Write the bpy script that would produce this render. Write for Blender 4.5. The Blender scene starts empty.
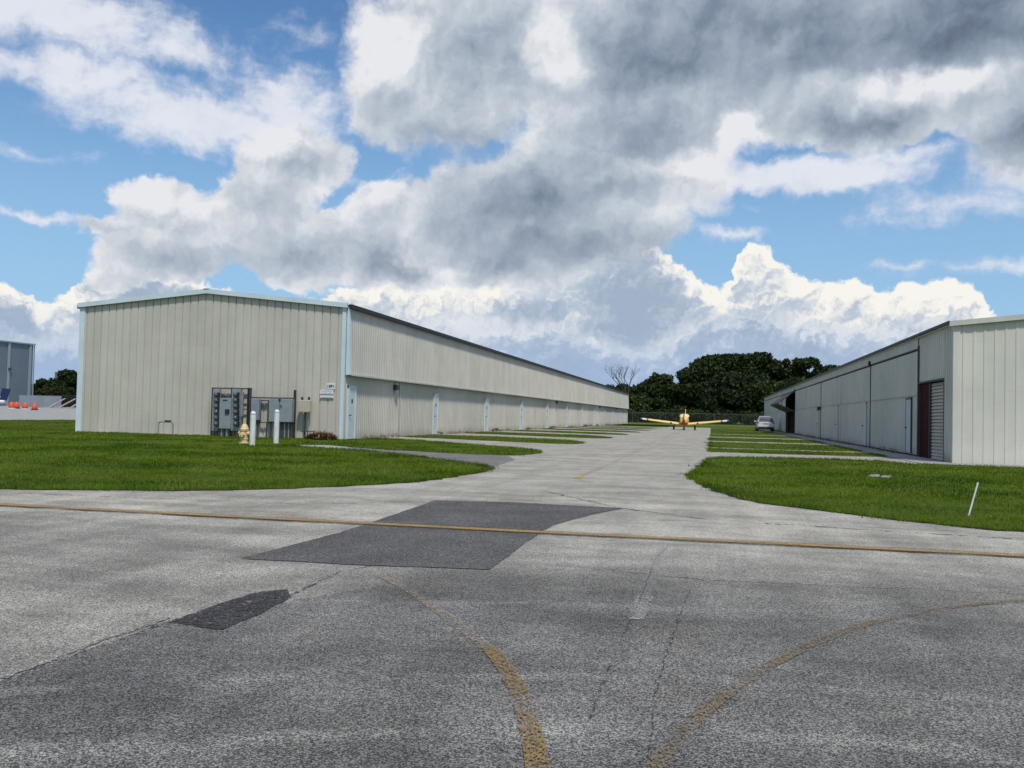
import bpy, bmesh, math, random
import numpy as np
from mathutils import Vector, Matrix
R = math.radians
random.seed(7); rng = np.random.default_rng(11)
scene = bpy.context.scene
col = scene.collection

# ------------------------------------------------------------------ camera
F_PX, EYE = 925.0, 1.2
def _n(v): v = np.array(v, float); return v/np.linalg.norm(v)
_vy = _n([711-512, -(419-384), F_PX])
_up = _n(np.cross(np.array([1, -.024, 0]), _vy))
if _up[1] < 0: _up = -_up
_x = np.array([1, 0, 0.]); _x = _n(_x-_x@_vy*_vy-_x@_up*_up)
def ray(px, py):
    d = _n([px-512, -(py-384), F_PX]); return np.array([d@_x, d@_vy, d@_up])
def G(px, py, z=0.0):
    d = ray(px, py); t = (z-EYE)/d[2]; return (float(d[0]*t), float(d[1]*t))
def onY(px, py, Y):
    d = ray(px, py); t = Y/d[1]; return (float(d[0]*t), float(EYE+d[2]*t))
def onX(px, py, X):
    d = ray(px, py); t = X/d[0]; return (float(d[1]*t), float(EYE+d[2]*t))
cam = bpy.data.cameras.new('camera'); co = bpy.data.objects.new('camera', cam); col.objects.link(co)
r_ = Vector((_x[0], _vy[0], _up[0])); u_ = Vector((_x[1], _vy[1], _up[1])); f_ = Vector((_x[2], _vy[2], _up[2]))
m = Matrix((( r_.x, u_.x, -f_.x), (r_.y, u_.y, -f_.y), (r_.z, u_.z, -f_.z)))
co.matrix_world = Matrix.Translation((0, 0, EYE)) @ m.to_4x4()
cam.sensor_fit = 'HORIZONTAL'; cam.sensor_width = 36; cam.lens = 36*F_PX/1024
cam.clip_start = .05; cam.clip_end = 5000
scene.camera = co
scene.view_settings.view_transform = 'Standard'; scene.view_settings.look = 'None'
scene.view_settings.gamma = 1; scene.view_settings.use_curve_mapping = False
scene.view_settings.exposure = 0.0

# ------------------------------------------------------------------ node helper
class NT:
    def __init__(s, tree): s.t = tree; s.n = tree.nodes; s.l = tree.links
    def add(s, typ, **kw):
        n = s.n.new(typ)
        for k, v in kw.items(): setattr(n, k, v)
        return n
    def put(s, sock, v):
        if isinstance(v, bpy.types.NodeSocket): s.l.new(v, sock)
        elif v is not None: sock.default_value = v
    def m(s, op, a, b=None, c=None, clamp=False):
        n = s.add('ShaderNodeMath', operation=op); n.use_clamp = clamp
        for i, v in enumerate((a, b, c)):
            if v is not None: s.put(n.inputs[i], v)
        return n.outputs[0]
    def v(s, op, a, b=None, scale=None):
        n = s.add('ShaderNodeVectorMath', operation=op)
        s.put(n.inputs[0], a)
        if b is not None: s.put(n.inputs[1], b)
        if scale is not None: s.put(n.inputs['Scale'], scale)
        return n.outputs['Value'] if op in ('LENGTH', 'DOT_PRODUCT', 'DISTANCE') else n.outputs['Vector']
    def ss(s, x, a, b, lo=0., hi=1.):
        n = s.add('ShaderNodeMapRange', interpolation_type='SMOOTHSTEP')
        s.put(n.inputs['Value'], x); s.put(n.inputs['From Min'], a); s.put(n.inputs['From Max'], b)
        s.put(n.inputs['To Min'], lo); s.put(n.inputs['To Max'], hi); return n.outputs[0]
    def noise(s, vec, scale, detail=4, rough=.55, dist=0, dim='3D', out=0):
        n = s.add('ShaderNodeTexNoise', noise_dimensions=dim)
        s.put(n.inputs['Vector'], vec); n.inputs['Scale'].default_value = scale
        n.inputs['Detail'].default_value = detail; n.inputs['Roughness'].default_value = rough
        n.inputs['Distortion'].default_value = dist; return n.outputs[out]
    def vor(s, vec, scale, feat='F1', out='Color', rand=1):
        n = s.add('ShaderNodeTexVoronoi', feature=feat); s.put(n.inputs['Vector'], vec)
        n.inputs['Scale'].default_value = scale; n.inputs['Randomness'].default_value = rand; return n.outputs[out]
    def mix(s, f, a, b, blend='MIX'):
        n = s.add('ShaderNodeMix', data_type='RGBA', blend_type=blend)
        s.put(n.inputs[0], f); s.put(n.inputs[6], a if not isinstance(a, tuple) else (*a[:3], 1)); s.put(n.inputs[7], b if not isinstance(b, tuple) else (*b[:3], 1))
        return n.outputs[2]
    def xyz(s, vec):
        n = s.add('ShaderNodeSeparateXYZ'); s.put(n.inputs[0], vec); return n.outputs
    def cxyz(s, x, y, z):
        n = s.add('ShaderNodeCombineXYZ')
        for i, q in enumerate((x, y, z)): s.put(n.inputs[i], q)
        return n.outputs[0]

def mat(name, build=None, color=(.5, .5, .5), rough=.7, metal=0., spec=.5, vary=0., vscale=3., bump=0.):
    M = bpy.data.materials.new(name); M.use_nodes = True; nt = NT(M.node_tree)
    b = M.node_tree.nodes['Principled BSDF']
    b.inputs['Roughness'].default_value = rough; b.inputs['Metallic'].default_value = metal
    b.inputs['Specular IOR Level'].default_value = spec
    tc = nt.add('ShaderNodeTexCoord')
    if build: build(nt, b, tc.outputs['Object'])
    else:
        c = (*color, 1)
        if vary > 0:
            f = nt.noise(tc.outputs['Object'], vscale, 6, .6)
            g = nt.ss(f, .3, .7, 1-vary, 1+vary*.6)
            nt.put(b.inputs['Base Color'], nt.v('SCALE', tuple(color), scale=g))
            if bump:
                bn = nt.add('ShaderNodeBump'); bn.inputs['Distance'].default_value = bump
                nt.put(bn.inputs['Height'], nt.noise(tc.outputs['Object'], vscale*6, 5)); nt.put(b.inputs['Normal'], bn.outputs[0])
        else: b.inputs['Base Color'].default_value = c
    return M

# ------------------------------------------------------------------ mesh builder
class MB:
    def __init__(s): s.v = []; s.f = []
    def face(s, pts):
        i = len(s.v); s.v += [tuple(p) for p in pts]; s.f.append(tuple(range(i, i+len(pts)))); return s
    def box(s, x0, x1, y0, y1, z0, z1):
        i = len(s.v)
        s.v += [(x0,y0,z0),(x1,y0,z0),(x1,y1,z0),(x0,y1,z0),(x0,y0,z1),(x1,y0,z1),(x1,y1,z1),(x0,y1,z1)]
        for q in ((0,3,2,1),(4,5,6,7),(0,1,5,4),(1,2,6,5),(2,3,7,6),(3,0,4,7)): s.f.append(tuple(i+k for k in q))
        return s
    def hexa(s, p):   # 8 pts, bottom 4 then top 4
        i = len(s.v); s.v += [tuple(q) for q in p]
        for q in ((0,3,2,1),(4,5,6,7),(0,1,5,4),(1,2,6,5),(2,3,7,6),(3,0,4,7)): s.f.append(tuple(i+k for k in q))
        return s
    def tube(s, p0, p1, r0, r1=None, n=8, cap=True):
        if r1 is None: r1 = r0
        p0 = Vector(p0); p1 = Vector(p1); d = (p1-p0)
        if d.length < 1e-6: return s
        d.normalize(); a = d.orthogonal().normalized(); b = d.cross(a); i = len(s.v)
        for p, r in ((p0, r0), (p1, r1)):
            for k in range(n):
                t = 2*math.pi*k/n; s.v.append(tuple(p+a*math.cos(t)*r+b*math.sin(t)*r))
        for k in range(n): s.f.append((i+k, i+(k+1)%n, i+n+(k+1)%n, i+n+k))
        if cap: s.f.append(tuple(i+k for k in reversed(range(n)))); s.f.append(tuple(i+n+k for k in range(n)))
        return s
    def lathe(s, prof, c=(0,0,0), axis='Z', n=20):
        i = len(s.v)
        for r, h in prof:
            for k in range(n):
                t = 2*math.pi*k/n; x, y = r*math.cos(t), r*math.sin(t)
                p = (x, y, h) if axis == 'Z' else ((h, x, y) if axis == 'X' else (x, h, y))
                s.v.append((c[0]+p[0], c[1]+p[1], c[2]+p[2]))
        for j in range(len(prof)-1):
            for k in range(n): s.f.append((i+j*n+k, i+j*n+(k+1)%n, i+(j+1)*n+(k+1)%n, i+(j+1)*n+k))
        s.f.append(tuple(i+k for k in reversed(range(n)))); s.f.append(tuple(i+(len(prof)-1)*n+k for k in range(n)))
        return s
    def loft(s, rings, cap=True):   # rings of equal vertex count
        i = len(s.v); n = len(rings[0])
        for r in rings: s.v += [tuple(p) for p in r]
        for j in range(len(rings)-1):
            for k in range(n): s.f.append((i+j*n+k, i+j*n+(k+1)%n, i+(j+1)*n+(k+1)%n, i+(j+1)*n+k))
        if cap: s.f.append(tuple(i+k for k in reversed(range(n)))); s.f.append(tuple(i+(len(rings)-1)*n+k for k in range(n)))
        return s
    def build(s, name, M, parent=None, smooth=False, fix=True):
        me = bpy.data.meshes.new(name); me.from_pydata(s.v, [], s.f)
        if fix:
            bm = bmesh.new(); bm.from_mesh(me); bmesh.ops.recalc_face_normals(bm, faces=bm.faces); bm.to_mesh(me); bm.free()
        if smooth:
            me.polygons.foreach_set('use_smooth', [True]*len(me.polygons))
        me.materials.append(M); o = bpy.data.objects.new(name, me); col.objects.link(o)
        if parent is not None:
            o.parent = parent; o.matrix_parent_inverse = Matrix.Translation(-Vector(parent.location))
        return o
def tag(o, label=None, cat=None, group=None, kind=None):
    if label: o['label'] = label
    if cat: o['category'] = cat
    if group: o['group'] = group
    if kind: o['kind'] = kind
    return o
def thing(name, label, cat, loc=(0,0,0), group=None):
    o = bpy.data.objects.new(name, None); o.location = loc; o.empty_display_size = .3; col.objects.link(o)
    return tag(o, label, cat, group)
def bevel(o, w=.01, seg=2):
    md = o.modifiers.new('b', 'BEVEL'); md.width = w; md.segments = seg; md.limit_method = 'ANGLE'; md.angle_limit = R(40); return o
def dup(root, loc, label=None):
    c = root.copy(); c.location = loc; col.objects.link(c)
    if label: c['label'] = label
    for ch in root.children:
        k = ch.copy(); col.objects.link(k); k.parent = c
        for g in ch.children:
            q = g.copy(); col.objects.link(q); q.parent = k
    return c

# ------------------------------------------------------------------ world: sky with clouds
SUN_EL, SUN_AZ = 58, 150          # azimuth clockwise from +Y
def azel(px, py):
    d = ray(px, py); return math.degrees(math.atan2(d[0], d[1])), math.degrees(math.asin(d[2]))
W = bpy.data.worlds.new("World"); scene.world = W; W.use_nodes = True
nt = NT(W.node_tree); nt.n.clear()
out = nt.add('ShaderNodeOutputWorld')
SKY_K = .08
sky = nt.add('ShaderNodeTexSky', sky_type='NISHITA'); sky.sun_disc = False
sky.sun_elevation = R(SUN_EL); sky.sun_rotation = R(SUN_AZ); sky.air_density = 1.0; sky.dust_density = .6; sky.ozone_density = 2.0; sky.altitude = 0
tc = nt.add('ShaderNodeTexCoord'); X, Y, Z = nt.xyz(tc.outputs['Generated'])
az = nt.m('MULTIPLY', nt.m('ARCTAN2', X, Y), 57.29578)
el = nt.m('MULTIPLY', nt.m('ARCSINE', Z), 57.29578)
P2 = nt.cxyz(az, el, 0.0)
def n2(vec, scale, detail=4, rough=.55, off=(0, 0), out=0):
    return nt.noise(nt.v('ADD', vec, (off[0], off[1], 0)), scale, detail, rough, 0, '2D', out)
def disp(vec, scale, detail, off=(0, 0), rough=.5):
    return nt.v('MULTIPLY', nt.v('SUBTRACT', n2(vec, scale, detail, rough, off, 1), (.5, .5, .5)), (1, 1, 0))
def blobs(vec, lst, soft=1.0):
    res = None
    for b in lst:
        a, e = azel(b[0], b[1]); rx, ry = b[2]*DEG, b[3]*DEG
        w = b[4] if len(b) > 4 else 1.0
        q = nt.v('MULTIPLY', nt.v('SUBTRACT', vec, (a, e, 0)), (w/rx, w/ry, 0))
        L = nt.m('SUBTRACT', w, nt.v('LENGTH', q))
        if res is None: res = L
        else:
            n = nt.add('ShaderNodeMath', operation='SMOOTH_MAX'); nt.put(n.inputs[0], res); nt.put(n.inputs[1], L); n.inputs[2].default_value = .25*soft; res = n.outputs[0]
    return res
DEG = .0622
def L(r, g, b):   # display 0-255 -> linear radiance / strength
    f = lambda c: ((c/255+.055)/1.055)**2.4 if c > 10 else c/255/12.92
    return tuple(f(c)/SKY_K for c in (r, g, b))
clear = nt.v('MULTIPLY', sky.outputs[0], (1.0, 1.36, 1.62))
base = nt.mix(nt.ss(el, 0., 24., .85, .0), clear, L(158, 196, 228))
clear2 = base
# shared turbulence
wA = disp(P2, .11, 2, (3, 8)); wB = disp(P2, .42, 3, (11, 5)); wC = disp(P2, 1.7, 3, (1, 19), .55)
def warp(a, b, c):
    return nt.v('ADD', P2, nt.v('ADD', nt.v('SCALE', wA, scale=a), nt.v('ADD', nt.v('SCALE', wB, scale=b), nt.v('SCALE', wC, scale=c))))
# high thin cloud
pc = warp(1.5, 1.4, .5)
ci = blobs(pc, [(50,8,150,36,1.2),(40,66,130,22,1.2),(205,118,150,34,1.5),(280,104,80,42,1.3),(190,55,120,16,.7),(290,30,60,20,.5),
                (790,180,150,20,1.6),(890,158,70,16),(1005,170,50,36,.9),(930,205,90,20,.6),(730,232,34,8,.8),(1000,262,90,10,.55),(915,262,46,7,.6),(35,219,60,7,.9),(700,210,60,9,.6),(20,150,60,8,.3)])
st = nt.m('ADD', nt.m('MULTIPLY', n2(nt.v('MULTIPLY', warp(1.5, .8, .3), (.42, 1.25, 1.)), .30, 6, .58), .65), nt.m('MULTIPLY', n2(warp(1.,.6,.2), .7, 5, .6, (4, 4)), .35))
cim = nt.ss(nt.m('ADD', ci, nt.m('MULTIPLY', nt.m('SUBTRACT', st, .5), 2.3)), -.12, .95, 0., .93)
base = nt.mix(cim, base, nt.mix(nt.ss(nt.m('ADD', st, nt.m('MULTIPLY', cim, .25)), .35, .8), L(204, 212, 228), L(230, 233, 241)))
# distant bright cumulus bank, its outline given as elevation over azimuth
def bank(base, prof, lump, tops, body, low, depth, off, fade=6.0, sf=.3):
    cv = nt.add('ShaderNodeFloatCurve'); c = cv.mapping.curves[0]
    pts = sorted((azel(x, y) for x, y in prof), key=lambda p: p[0])
    for i, (a, e) in enumerate(pts):
        x = (a+60)/120; y = e/30
        if i < 2: c.points[i].location = (x, y)
        else: c.points.new(x, y)
    for p in c.points: p.handle_type = 'AUTO'
    cv.mapping.update()
    pw = nt.v('ADD', warp(0., lump, lump*.62), nt.v('SCALE', wA, scale=.0))
    a2, e2, _ = nt.xyz(pw)
    nt.put(cv.inputs[1], nt.m('DIVIDE', nt.m('ADD', a2, 60.), 120.))
    d = nt.m('SUBTRACT', nt.m('MULTIPLY', cv.outputs[0], 30.), e2)
    # billows: round cells, lit from the upper left
    def vor(v, s):
        n = nt.add('ShaderNodeTexVoronoi', feature='SMOOTH_F1', voronoi_dimensions='2D'); nt.put(n.inputs['Vector'], v); n.inputs['Scale'].default_value = s; n.inputs['Smoothness'].default_value = .35
        return n.outputs['Distance']
    pv = nt.v('ADD', pw, (off, 0, 0))
    b1 = nt.m('SUBTRACT', vor(nt.v('ADD', pv, (.22, -.42, 0)), .55), vor(pv, .55))
    b2 = nt.m('SUBTRACT', n2(pv, .9, 5, .55), n2(nt.v('ADD', pv, (-.14, .26, 0)), .9, 5, .55))
    n1 = n2(pv, .16, 4, .5, (7, 3))
    t = nt.m('ADD', nt.ss(d, 0., depth, .88, -.05), nt.m('ADD', nt.m('ADD', nt.m('MULTIPLY', b1, .55), nt.m('MULTIPLY', b2, 1.7)), nt.m('MULTIPLY', nt.m('SUBTRACT', n1, .5), 1.6)))
    cc = nt.mix(nt.ss(t, -.05, .75), body, tops); cc = nt.mix(nt.ss(nt.m('ADD', t, nt.m('MULTIPLY', nt.m('SUBTRACT', n1, .5), 1.5)), .15, -.7, 0., .9), cc, L(158, 176, 198))
    cc = nt.mix(nt.ss(el, .5, fade, .85, 0.), cc, low)
    return nt.mix(nt.ss(d, -.03, sf), base, cc)
base = bank(base, [(-60,300),(0,280),(25,286),(50,300),(80,280),(120,270),(160,262),(200,280),(300,300),(350,285),(380,278),(450,286),(520,275),(545,245),(575,222),(600,216),(628,220),(650,240),(675,258),(700,278),(722,285),(735,262),(745,244),(765,243),(778,256),(800,272),(830,282),(855,276),(880,288),(905,280),(930,284),(955,280),(980,290),(992,312),(1024,340),(1100,345)],
            1.3, L(247, 245, 238), L(186, 199, 214), L(160, 186, 218), 2.4, 0.)
base = bank(base, [(-60,340),(0,330),(80,325),(200,330),(350,318),(430,310),(480,306),(540,315),(590,328),(640,340),(680,318),(720,306),(780,308),(830,318),(880,320),(930,312),(990,330),(1100,350)],
            1.5, L(222, 227, 234), L(172, 189, 211), L(156, 184, 218), 2.4, 23., sf=1.3)
# nearer grey-white cumulus and the big dark deck
na = n2(warp(0, 1.4, .35), .24, 7, .52, (31, 2)); nb = n2(nt.v('ADD', warp(0, 1.4, .35), (-.5, .75, 0)), .24, 7, .52, (31, 2))
rel = nt.m('MULTIPLY', nt.m('SUBTRACT', na, nb), 2.4)
wf = warp(0, 1.0, .7)
rel = nt.m('ADD', rel, nt.m('MULTIPLY', nt.m('SUBTRACT', n2(wf, .75, 5, .55, (8, 1)), n2(nt.v('ADD', wf, (-.2, .3, 0)), .75, 5, .55, (8, 1))), .55))
nc = n2(P2, .09, 3, .5, (50, 9))
def deck(base, cover, dark, bright, wp, edge, amp, cols, soft, extra=None, dkk=.6):
    pw = warp(*wp)
    f = blobs(pw, cover)
    if extra is not None: f = nt.m('MAXIMUM', f, extra)
    dens = nt.m('ADD', f, nt.m('MULTIPLY', nt.m('SUBTRACT', na, .5), amp))
    pd = warp(2., 1.8, .4)
    dk = nt.ss(nt.m('ADD', blobs(pd, dark), nt.m('MULTIPLY', nt.m('SUBTRACT', na, .5), .5)), -.25, 1.0)
    thick = nt.ss(dens, edge, edge+1.0)
    t = nt.m('ADD', nt.m('SUBTRACT', .88, nt.m('MULTIPLY', thick, .27)), nt.m('MULTIPLY', rel, .38))
    t = nt.m('SUBTRACT', t, nt.m('MULTIPLY', dk, dkk))
    t = nt.m('ADD', t, nt.m('MULTIPLY', nt.m('SUBTRACT', nc, .5), .35))
    if bright:
        br = nt.ss(nt.m('ADD', blobs(pd, bright), nt.m('MULTIPLY', nt.m('SUBTRACT', na, .5), .8)), -.1, .8)
        t = nt.m('ADD', t, nt.m('MULTIPLY', br, .5))
    rp = nt.add('ShaderNodeValToRGB'); e = rp.color_ramp.elements
    for i, (p, c_) in enumerate(cols):
        if i > 1: e.new(p)
        e[i].position = p; e[i].color = (*[q*SKY_K for q in c_], 1)
    nt.put(rp.inputs[0], t)
    cc = nt.v('SCALE', rp.outputs[0], scale=1/SKY_K)
    return nt.mix(nt.ss(dens, edge-.05, edge+soft), base, cc)
cols = [(0., L(101, 114, 135)), (.25, L(130, 144, 163)), (.5, L(162, 174, 190)), (.75, L(194, 203, 213)), (1., L(232, 233, 237))]
base = deck(base, [(295,165,62,44,1.1),(262,215,70,52,1.1),(175,215,62,36),(110,232,50,16,.8),(160,258,80,24),(310,255,100,40,1.1),(430,225,100,56,1.1),(330,222,26,18,.7),(400,262,100,36,1.2),(120,275,40,20,.7)],
            [(270,265,150,34,.7),(420,262,110,34,.9),(470,220,60,50,.5)], [(275,145,50,30,.6),(170,205,60,20,.5),(400,195,40,25,.4)], (1.0, 1.3, .75), .12, .75, cols, .15, None, .30)
out_mask = nt.m('MAXIMUM', nt.ss(nt.m('ABSOLUTE', nt.m('ADD', az, 12.)), 34., 46.), nt.ss(el, 27., 36.))
base = deck(base, [(470,60,150,95,1.2),(395,100,60,55),(720,50,290,106,1.5),(960,40,220,84,1.4),(545,215,160,80,1.3),(610,170,130,80,1.2),(490,255,120,44,1.1),(850,115,120,38,1.2),(1040,135,70,52,1.1),(450,215,70,60)],
            [(655,55,160,50,1.0),(940,22,240,52,1.3),(850,118,120,38,.9),(560,245,150,44,1.),(430,140,70,22,.5),(640,128,90,36,.8),(530,200,120,50,.7),(1030,130,60,52,.9),(760,20,200,40,.9)],
            [(562,55,46,42,1.2),(742,138,30,36,1.1),(930,88,100,20,.9),(690,168,100,20,.6),(385,60,60,50,.6)], (1.5, 1.5, .8), .12, .8, cols, .26, None, .38)
low = nt.ss(el, -.5, .3)
GC = (1.6, 1.8, 1.4)
# the part of the sky outside the cloud map: the same clear air under broken cloud
cl = nt.ss(n2(P2, .04, 5, .55, (40, 0)), .46, .60, 0., .95)
far_sky = nt.mix(cl, clear2, nt.mix(nt.ss(n2(P2, .09, 3, .5, (5, 60)), .35, .65), L(150, 158, 175), L(228, 230, 234)))
b1_ = nt.add('ShaderNodeBackground'); b2_ = nt.add('ShaderNodeBackground')
for b, c in ((b1_, nt.mix(low, GC, base)), (b2_, nt.mix(low, GC, far_sky))):
    b.inputs['Strength'].default_value = SKY_K; nt.put(b.inputs['Color'], c)
mx = nt.add('ShaderNodeMixShader'); inside = nt.m('MULTIPLY', nt.m('LESS_THAN', nt.m('ABSOLUTE', nt.m('ADD', az, 12.)), 48.), nt.m('MULTIPLY', nt.m('LESS_THAN', el, 40.), nt.m('GREATER_THAN', el, -1.)))
nt.put(mx.inputs[0], nt.m('MULTIPLY', inside, 1.))
nt.l.new(b2_.outputs[0], mx.inputs[1]); nt.l.new(b1_.outputs[0], mx.inputs[2]); nt.l.new(mx.outputs[0], out.inputs[0])
W.cycles.sampling_method = 'MANUAL'; W.cycles.sample_map_resolution = 256

sd = bpy.data.lights.new('sun', 'SUN'); sd.energy = 2.8; sd.angle = R(5); sd.color = (1, .955, .88)
so = bpy.data.objects.new('sun', sd); col.objects.link(so)
sdir = Vector((math.sin(R(SUN_AZ))*math.cos(R(SUN_EL)), math.cos(R(SUN_AZ))*math.cos(R(SUN_EL)), math.sin(R(SUN_EL))))
so.rotation_euler = sdir.to_track_quat('Z', 'Y').to_euler(); so.location = (0, -10, 40)

# ------------------------------------------------------------------ materials
def pave_color(nt, P, tone=1.0):
    X, Y, Z = nt.xyz(P)
    big = nt.noise(P, .35, 5, .6); mid = nt.noise(P, 1.6, 5, .62); wn = nt.noise(P, .8, 4)
    yy = nt.m('ADD', Y, nt.m('MULTIPLY', nt.m('SUBTRACT', big, .5), 3.5))
    far = nt.ss(yy, 5.2, 9.8)                                # older, paler surface of the crossing taxiway
    # paler surface left of the paving seam
    side = nt.m('SUBTRACT', nt.m('ADD', -2.93, nt.m('MULTIPLY', nt.m('MAXIMUM', nt.m('SUBTRACT', Y, 4.68), 0.), .55)), nt.m('ADD', X, nt.m('MULTIPLY', nt.m('SUBTRACT', nt.noise(P, 5., 4), .5), .12)))
    left = nt.m('MULTIPLY', nt.ss(side, 0.0, .05), nt.ss(nt.m('ADD', X, nt.m('MULTIPLY', big, 1.2)), -1.2, -2.2))
    left = nt.m('MULTIPLY', left, .55)
    far = nt.m('MAXIMUM', far, left)
    c = nt.mix(far, (.146, .145, .145), (.365, .352, .325))
    # stretched traffic streaks
    s1 = nt.noise(nt.v('MULTIPLY', nt.v('ADD', P, nt.v('SCALE', nt.noise(P, .5, 3, out=1), scale=.8)), (.8, 2.0, 1)), .6, 7, .66)
    s2 = nt.noise(nt.v('MULTIPLY', P, (3.0, .35, 1)), .7, 6, .6)
    k = nt.m('ADD', nt.ss(s1, .33, .7, .74, 1.3), nt.m('MULTIPLY', nt.m('SUBTRACT', mid, .5), .55))
    k = nt.m('MULTIPLY', k, nt.ss(s2, .3, .7, .86, 1.14))
    k = nt.m('ADD', 1., nt.m('MULTIPLY', nt.m('SUBTRACT', k, 1.), nt.ss(Y, 9., 22., 1., .75)))
    k = nt.m('ADD', 1., nt.m('MULTIPLY', nt.m('SUBTRACT', k, 1.), nt.ss(Y, 9., 22., 1., .75)))
    c = nt.v('SCALE', c, scale=k)
    # pale curved dust tracks near the front left
    ln = nt.v('LENGTH', nt.v('SUBTRACT', nt.v('ADD', P, nt.v('SCALE', nt.noise(P, 1.1, 4, out=1), scale=.35)), (1.2, -2.6, 0)))
    for rr, w, s in ((6.35, .16, .5), (7.1, .10, .35), (5.4, .09, .25), (8.7, .12, .3)):
        dd = nt.m('ABSOLUTE', nt.m('SUBTRACT', ln, rr+.15))
        c = nt.mix(nt.m('MULTIPLY', nt.ss(dd, w, 0.), nt.ss(nt.noise(P, 2.3, 6, .7), .38, .66, 0., s)), c, (.36, .355, .34))
    dk = nt.ss(nt.noise(nt.v('ADD', P, (9, 3, 0)), .55, 5, .6), .56, .72, 0., .42)
    c = nt.mix(dk, c, nt.v('SCALE', c, scale=.55))
    # tan staining
    c = nt.mix(nt.ss(nt.noise(nt.v('ADD', P, (3, 30, 0)), .9, 5, .6), .55, .75, 0., .3), c, (.25, .23, .19))
    # aggregate
    v1 = nt.xyz(nt.vor(P, 165.))[0]; v2 = nt.xyz(nt.vor(nt.v('ADD', P, (5, 5, 5)), 230.))[1]; v3 = nt.noise(P, 60., 3, .7)
    ag = nt.m('ADD', nt.m('MULTIPLY', nt.m('POWER', v1, 2.2), 1.5), nt.m('ADD', nt.m('MULTIPLY', v2, .5), nt.m('MULTIPLY', v3, .5)))
    ag = nt.ss(ag, .25, 1.75, .2, 2.1)
    agm = nt.m('ADD', nt.m('MULTIPLY', ag, nt.m('SUBTRACT', 1., nt.m('MULTIPLY', far, .35))), nt.m('MULTIPLY', far, .35))
    return nt.v('MULTIPLY', nt.v('SCALE', c, scale=nt.m('MULTIPLY', agm, tone)), (1.045, 1.01, .93)), ag
def m_pave(nt, b, P):
    c, ag = pave_color(nt, P); nt.put(b.inputs['Base Color'], c)
    bn = nt.add('ShaderNodeBump'); bn.inputs['Distance'].default_value = .006; bn.inputs['Strength'].default_value = .5
    nt.put(bn.inputs['Height'], ag); nt.put(b.inputs['Normal'], bn.outputs[0])
    b.inputs['Roughness'].default_value = .93; b.inputs['Specular IOR Level'].default_value = .2
M_pave = mat('weathered_asphalt', m_pave)
def asphalt(name, c0, ragged=0.):
    def f(nt, b, P):
        v1 = nt.xyz(nt.vor(P, 150.))[0]; v2 = nt.xyz(nt.vor(nt.v('ADD', P, (5, 5, 5)), 260.))[1]
        ag = nt.ss(nt.m('ADD', nt.m('POWER', v1, 2.4), nt.m('MULTIPLY', v2, .4)), .1, 1.2, .3, 2.3)
        k = nt.m('MULTIPLY', ag, nt.ss(nt.noise(P, 1.3, 6, .6), .3, .7, .82, 1.2))
        nt.put(b.inputs['Base Color'], nt.v('SCALE', c0, scale=k)); b.inputs['Roughness'].default_value = .9; b.inputs['Specular IOR Level'].default_value = .25
        bn = nt.add('ShaderNodeBump'); bn.inputs['Distance'].default_value = .006; nt.put(bn.inputs['Height'], ag); nt.put(b.inputs['Normal'], bn.outputs[0])
        if ragged:
            a = nt.ss(nt.noise(P, 16., 6, .8), ragged, ragged+.06); nt.put(b.inputs['Alpha'], a)
    return mat(name, f)
M_patch = asphalt('patch_asphalt', (.165, .157, .147))
M_patch2 = asphalt('worn_patch_asphalt', (.075, .070, .07), .415)
M_crack = asphalt('crack_filler', (.095, .093, .088), .48)
M_ledge = asphalt('pale_seam', (.33, .32, .3), .4)
def m_paint(c0, wear, under=(.2, .2, .2), sc=45.):
    def f(nt, b, P):
        v1 = nt.xyz(nt.vor(P, 150.))[0]
        n = nt.m('ADD', nt.noise(P, sc, 6, .75), nt.m('MULTIPLY', nt.m('SUBTRACT', v1, .5), .35))
        n = nt.m('ADD', n, nt.m('MULTIPLY', nt.m('SUBTRACT', nt.noise(P, 1.2, 3), .5), .6))
        nt.put(b.inputs['Alpha'], nt.ss(n, wear, wear+.12))
        nt.put(b.inputs['Base Color'], nt.v('SCALE', c0, scale=nt.ss(v1, 0., 1., .6, 1.25))); b.inputs['Roughness'].default_value = .8
    return f
M_yel = mat('yellow_line_paint', m_paint((.43, .27, .075), .40))
M_yelold = mat('old_yellow_paint', m_paint((.25, .165, .06), .44))
M_yelfaint = mat('faded_yellow_paint', m_paint((.38, .30, .14), .55))
M_yelarc = mat('worn_arc_paint', m_paint((.34, .28, .19), .56))
M_black = mat('black_line_border', m_paint((.05, .048, .045), .42))
def m_conc(nt, b, P):
    k = nt.m('MULTIPLY', nt.ss(nt.noise(P, .8, 6, .65), .3, .7, .75, 1.15), nt.ss(nt.noise(P, 30., 4), .3, .7, .9, 1.1))
    nt.put(b.inputs['Base Color'], nt.v('SCALE', (.36, .35, .325), scale=k)); b.inputs['Roughness'].default_value = .9
M_conc = mat('concrete', m_conc)
def m_lawn(nt, b, P):
    n = nt.noise(P, .5, 5, .6); n2 = nt.noise(P, 7., 6, .7)
    c = nt.mix(nt.ss(n, .35, .65), (.06, .095, .012), (.10, .135, .018))
    c = nt.mix(nt.ss(n2, .45, .7, 0, .5), c, (.085, .11, .022))
    nt.put(b.inputs['Base Color'], c); b.inputs['Roughness'].default_value = 1; b.inputs['Specular IOR Level'].default_value = .05
M_lawn = mat('lawn_soil', m_lawn)
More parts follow.
